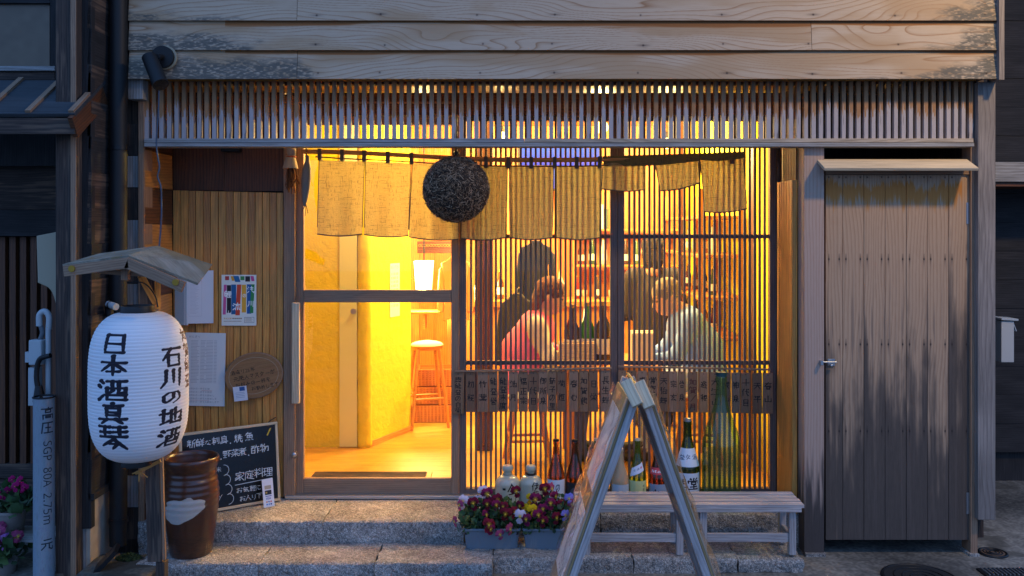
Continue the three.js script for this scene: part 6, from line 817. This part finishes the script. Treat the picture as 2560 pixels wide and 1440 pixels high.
trough(1308, 1442, 'grey ribbed trough of mixed purple, yellow and blue pansies', [[1362, 1222, 0.01, WINE], [1378, 1222, -0.02, PINK, 0.9], [1338, 1248, 0.04, MAG], [1376, 1258, 0.05, MAG], [1326, 1247, 0.01, YEL], [1331, 1274, 0.06, YEL], [1313, 1272, 0.04, YEL, -0.7], [1345, 1287, 0.08, MAG], [1357, 1272, 0.06, MAG], [1316, 1298, 0.08, MAG, -0.5], [1423, 1246, 0.02, BLUE], [1413, 1287, 0.07, BLUE], [1440, 1284, 0.06, BLUE, 0.6], [1391, 1294, 0.07, WINE, 0.5], [1432, 1262, 0.03, PINK], [1388, 1240, -0.02, MAG, 0.8], [1300, 1290, 0.06, WHITE], [1358, 1302, 0.08, WINE], [1402, 1262, 0.02, WINE, 0.3]]);
// pots by the neighbour's door
{
  const potted = (px, py, z, label, mass, bl, tone, n) => { const x = X(px, z), y = Y(py, z), t = thing('potted_plant', label, 'plant', [x, y, z], 'flower pots by the lattice entrance'); local('pot', lathe([[0.001, 0], [0.05, 0], [0.066, 0.1], [0.07, 0.1], [0.07, 0.115], [0.06, 0.115], [0.055, 0.1], [0.001, 0.095]], 24), std({ color: 0x8a8078, roughness: 0.8 }), t); local('foliage', leafMass(mass, () => { const a = rnd() * 6.3, r = Math.sqrt(rnd()) * 0.12; return [Math.cos(a) * r, 0.1 + rnd() * 0.1, Math.sin(a) * r * 0.8]; }, 0.06, GREENS), leafMat, t).userData.kind = 'stuff'; for (let i = 0; i < n; i++) { const a = rnd() * 6.3, r = Math.sqrt(rnd()) * 0.1; const m = local('bloom', bl[i % bl.length], petalMat, t, Math.cos(a) * r, 0.21 + rr(-0.03, 0.05), Math.sin(a) * r * 0.7 + 0.03); m.rotation.set(rr(-0.5, 0.1), rr(-0.5, 0.9), rr(-1, 1)); m.scale.setScalar(rr(0.9, 1.4)); } return t; };
  const HOT = petals([0.42, 0.01, 0.12], [0.36, 0.01, 0.1], [0.3, 0.01, 0.1], 0.03), LIL = petals([0.5, 0.2, 0.55], [0.45, 0.14, 0.45], [0.5, 0.3, 0.4], 0.024);
  const sh = thing('plant_shelf', 'grey shelf carrying the cyclamen pot', 'shelf', [X(30, 0.5), Y(1330, 0.5), 0.5]); local('board', bg(0.5, 0.02, 0.2, 0.003), M.greyB, sh, 0, -0.01, 0); for (const s of [-1, 1]) local('leg', bg(0.03, Y(1330, 0.5) - 0.02, 0.03), M.greyB, sh, s * 0.22, -(Y(1330, 0.5)) / 2 - 0.01, 0);
  potted(30, 1330, 0.5, 'potted plant with deep crimson blooms on the grey shelf', 90, [HOT], 0, 11); potted(6, 1458, 0.62, 'potted plant with lilac pink blooms at the foot of the steel pipe', 80, [LIL, PINK], 0, 16);
}
// ---------------------------------------------------------------- benches
function bench(x0, x1, label, cut) {
  const zf = 0.615, zb = 0.385, top = 0.328, a = X(x0, zf), b = X(x1, zf), c = (a + b) / 2, W = b - a, t = thing('low_bench', label, 'bench', [c, LOW, 0.5], 'low benches on the kerb');
  const gy = (v) => v - LOW; for (let i = 0; i < 4; i++) local('seat_board', bg(W - (i % 2) * 0.004, 0.018, 0.044, 0.002), M.bench, t, 0, gy(top - 0.009) - (i % 2) * 0.0008, 0.5 - 0.5 + (zb - 0.5) + 0.0285 + i * 0.0575);
  local('front_apron', bg(W - 0.03, 0.02, 0.014, 0.002), M.bench, t, 0, gy(top - 0.029), zf - 0.5 - 0.012);
  for (const s of [-1, 1]) for (const [zz, q] of [[zf - 0.5 - 0.035, 1], [zb - 0.5 + 0.03, 0]]) local('leg', bg(0.034, gy(top) - 0.02, 0.034, 0.003), M.bench, t, s * (W / 2 - 0.055), (gy(top) - 0.02) / 2 - 0.001, zz);
  for (const s of [-1, 1]) local('side_bar', bg(0.02, 0.035, 0.13, 0.002), M.bench, t, s * (W / 2 - 0.055), 0.08, 0); local('front_bar', bg(W - 0.146, 0.042, 0.018, 0.002), M.bench, t, 0, 0.082, zf - 0.5 - 0.034);
}
bench(1440, 1730, 'weathered grey slatted bench standing behind the folding sign'); bench(1733, 2013, 'weathered grey slatted bench standing in front of the giant bottle');
// ---------------------------------------------------------------- folding sign seen from its edge
{
  const zN = 1.4, zFar = 0.98, t = thing('folding_sign', 'wooden A-frame sign board standing edge-on wrapped in clear film', 'sign', [X(1602, 1.1), 0, 1.1]); const ax = X(1601, zN), ay = Y(985, zN), half = 0.355;
  const side = (s, name) => { const p = sub(name, t), foot = ax + s * half, fy = 0.002; const dx = foot - ax, dy = fy - ay, L = Math.hypot(dx, dy), ux = dx / L, uy = dy / L, nx = -uy * s, ny = ux * s;   // outward normal of the leaf
    const at = (k, o) => [ax + s * 0.012 + dx * k + nx * o, ay + dy * k + ny * o];
    for (const [z0, z1, nm] of [[zN - 0.045, zN, 'stile'], [zFar, zFar + 0.045, 'stile']]) { const a = at(0, 0), b = at(1, 0), zc = (z0 + z1) / 2; add(nm, beam([a[0], a[1], zc], [b[0], b[1], zc], 0.03, z1 - z0), M.bench, p); }
    const brd = (k0, k1, o, th, z0, z1, mat, nm) => { const a = at(k0, o), b = at(k1, o), g = new THREE.BoxGeometry(th, Math.hypot(b[0] - a[0], b[1] - a[1]), z1 - z0); metric(g, 'y', 0.3, 0.1); g.applyQuaternion(new THREE.Quaternion().setFromUnitVectors(new THREE.Vector3(0, 1, 0), new THREE.Vector3(-ux, -uy, 0))); return add(nm, g, mat, p, (a[0] + b[0]) / 2, (a[1] + b[1]) / 2, (z0 + z1) / 2); };
    brd(0.03, 0.93, 0.021, 0.008, zFar + 0.002, zN - 0.002, std({ map: M.pale.map, color: 0xb8ae92, roughness: 0.7 }), 'sign_face'); brd(0.03, 0.93, 0.029, 0.005, zN - 0.05, zN - 0.004, M.grey, 'face_edge');
    for (const k of [0.04, 0.5, 0.9]) brd(k, k + 0.04, 0, 0.026, zFar + 0.046, zN - 0.046, M.bench, 'cross_bar');
    if (s < 0) { brd(0.1, 0.42, 0.0275, 0.002, zFar + 0.06, zN - 0.08, M.paper, 'pasted_sheet'); brd(0.5, 0.8, 0.0275, 0.002, zFar + 0.05, zN - 0.06, std({ map: listing(8), roughness: 0.6 }), 'pasted_sheet'); }
    { const NX = 30, NY = 16, pos = [], idx = []; for (let j = 0; j <= NY; j++) for (let i = 0; i <= NX; i++) { const k = 0.03 + 0.88 * i / NX, w = (vn(i * 0.5, j * 0.45, 5 + s) - 0.5) * 0.02 + (vn(i * 1.3, j * 1.1, 15 + s) - 0.5) * 0.007, q = at(k, 0.047 + w); pos.push(q[0] - t.position.x, q[1], mix(zFar + 0.01, zN - 0.006, j / NY) - 1.1); } for (let j = 0; j < NY; j++) for (let i = 0; i < NX; i++) { const q = j * (NX + 1) + i; idx.push(q, q + 1, q + NX + 1, q + 1, q + NX + 2, q + NX + 1); } const g = new THREE.BufferGeometry(); g.setAttribute('position', new THREE.Float32BufferAttribute(pos, 3)); g.setIndex(idx); g.computeVertexNormals(); local('clear_film', g, phys({ color: 0xffffff, transmission: 0.95, roughness: 0.06, thickness: 0, side: THREE.DoubleSide, specularIntensity: 1 }), p); }
    const tq = at(-0.02, 0.02), g = bg(0.07, 0.105, 0.05, 0.004).clone(); };
  side(-1, 'sign_leaf'); side(1, 'sign_leaf');
  for (const [px, py, rz, s] of [[1581, 984, 0.42, -1], [1612, 988, 0.36, 1]]) { const g = new RoundedBoxGeometry(0.046, 0.11, 0.028, 2, 0.003); metric(g, 'y'); const m = add('top_block', g, M.pale, t, X(px, zN + 0.03), Y(py, zN + 0.03), zN + 0.016); m.rotation.z = rz; m.rotation.y = -0.3; m.rotation.x = -0.35; }
  add('hinge_bar', cyl([0, 0, zFar], [0, 0, zN], 0.008), M.darkMetal, t, ax, ay + 0.012, 0);
}
// ---------------------------------------------------------------- done
scene.traverse((o) => { if (o.isMesh || o.isInstancedMesh) { o.castShadow = true; o.receiveShadow = true; } });
renderer.setSize(1024, 576);
renderer.render(scene, camera);
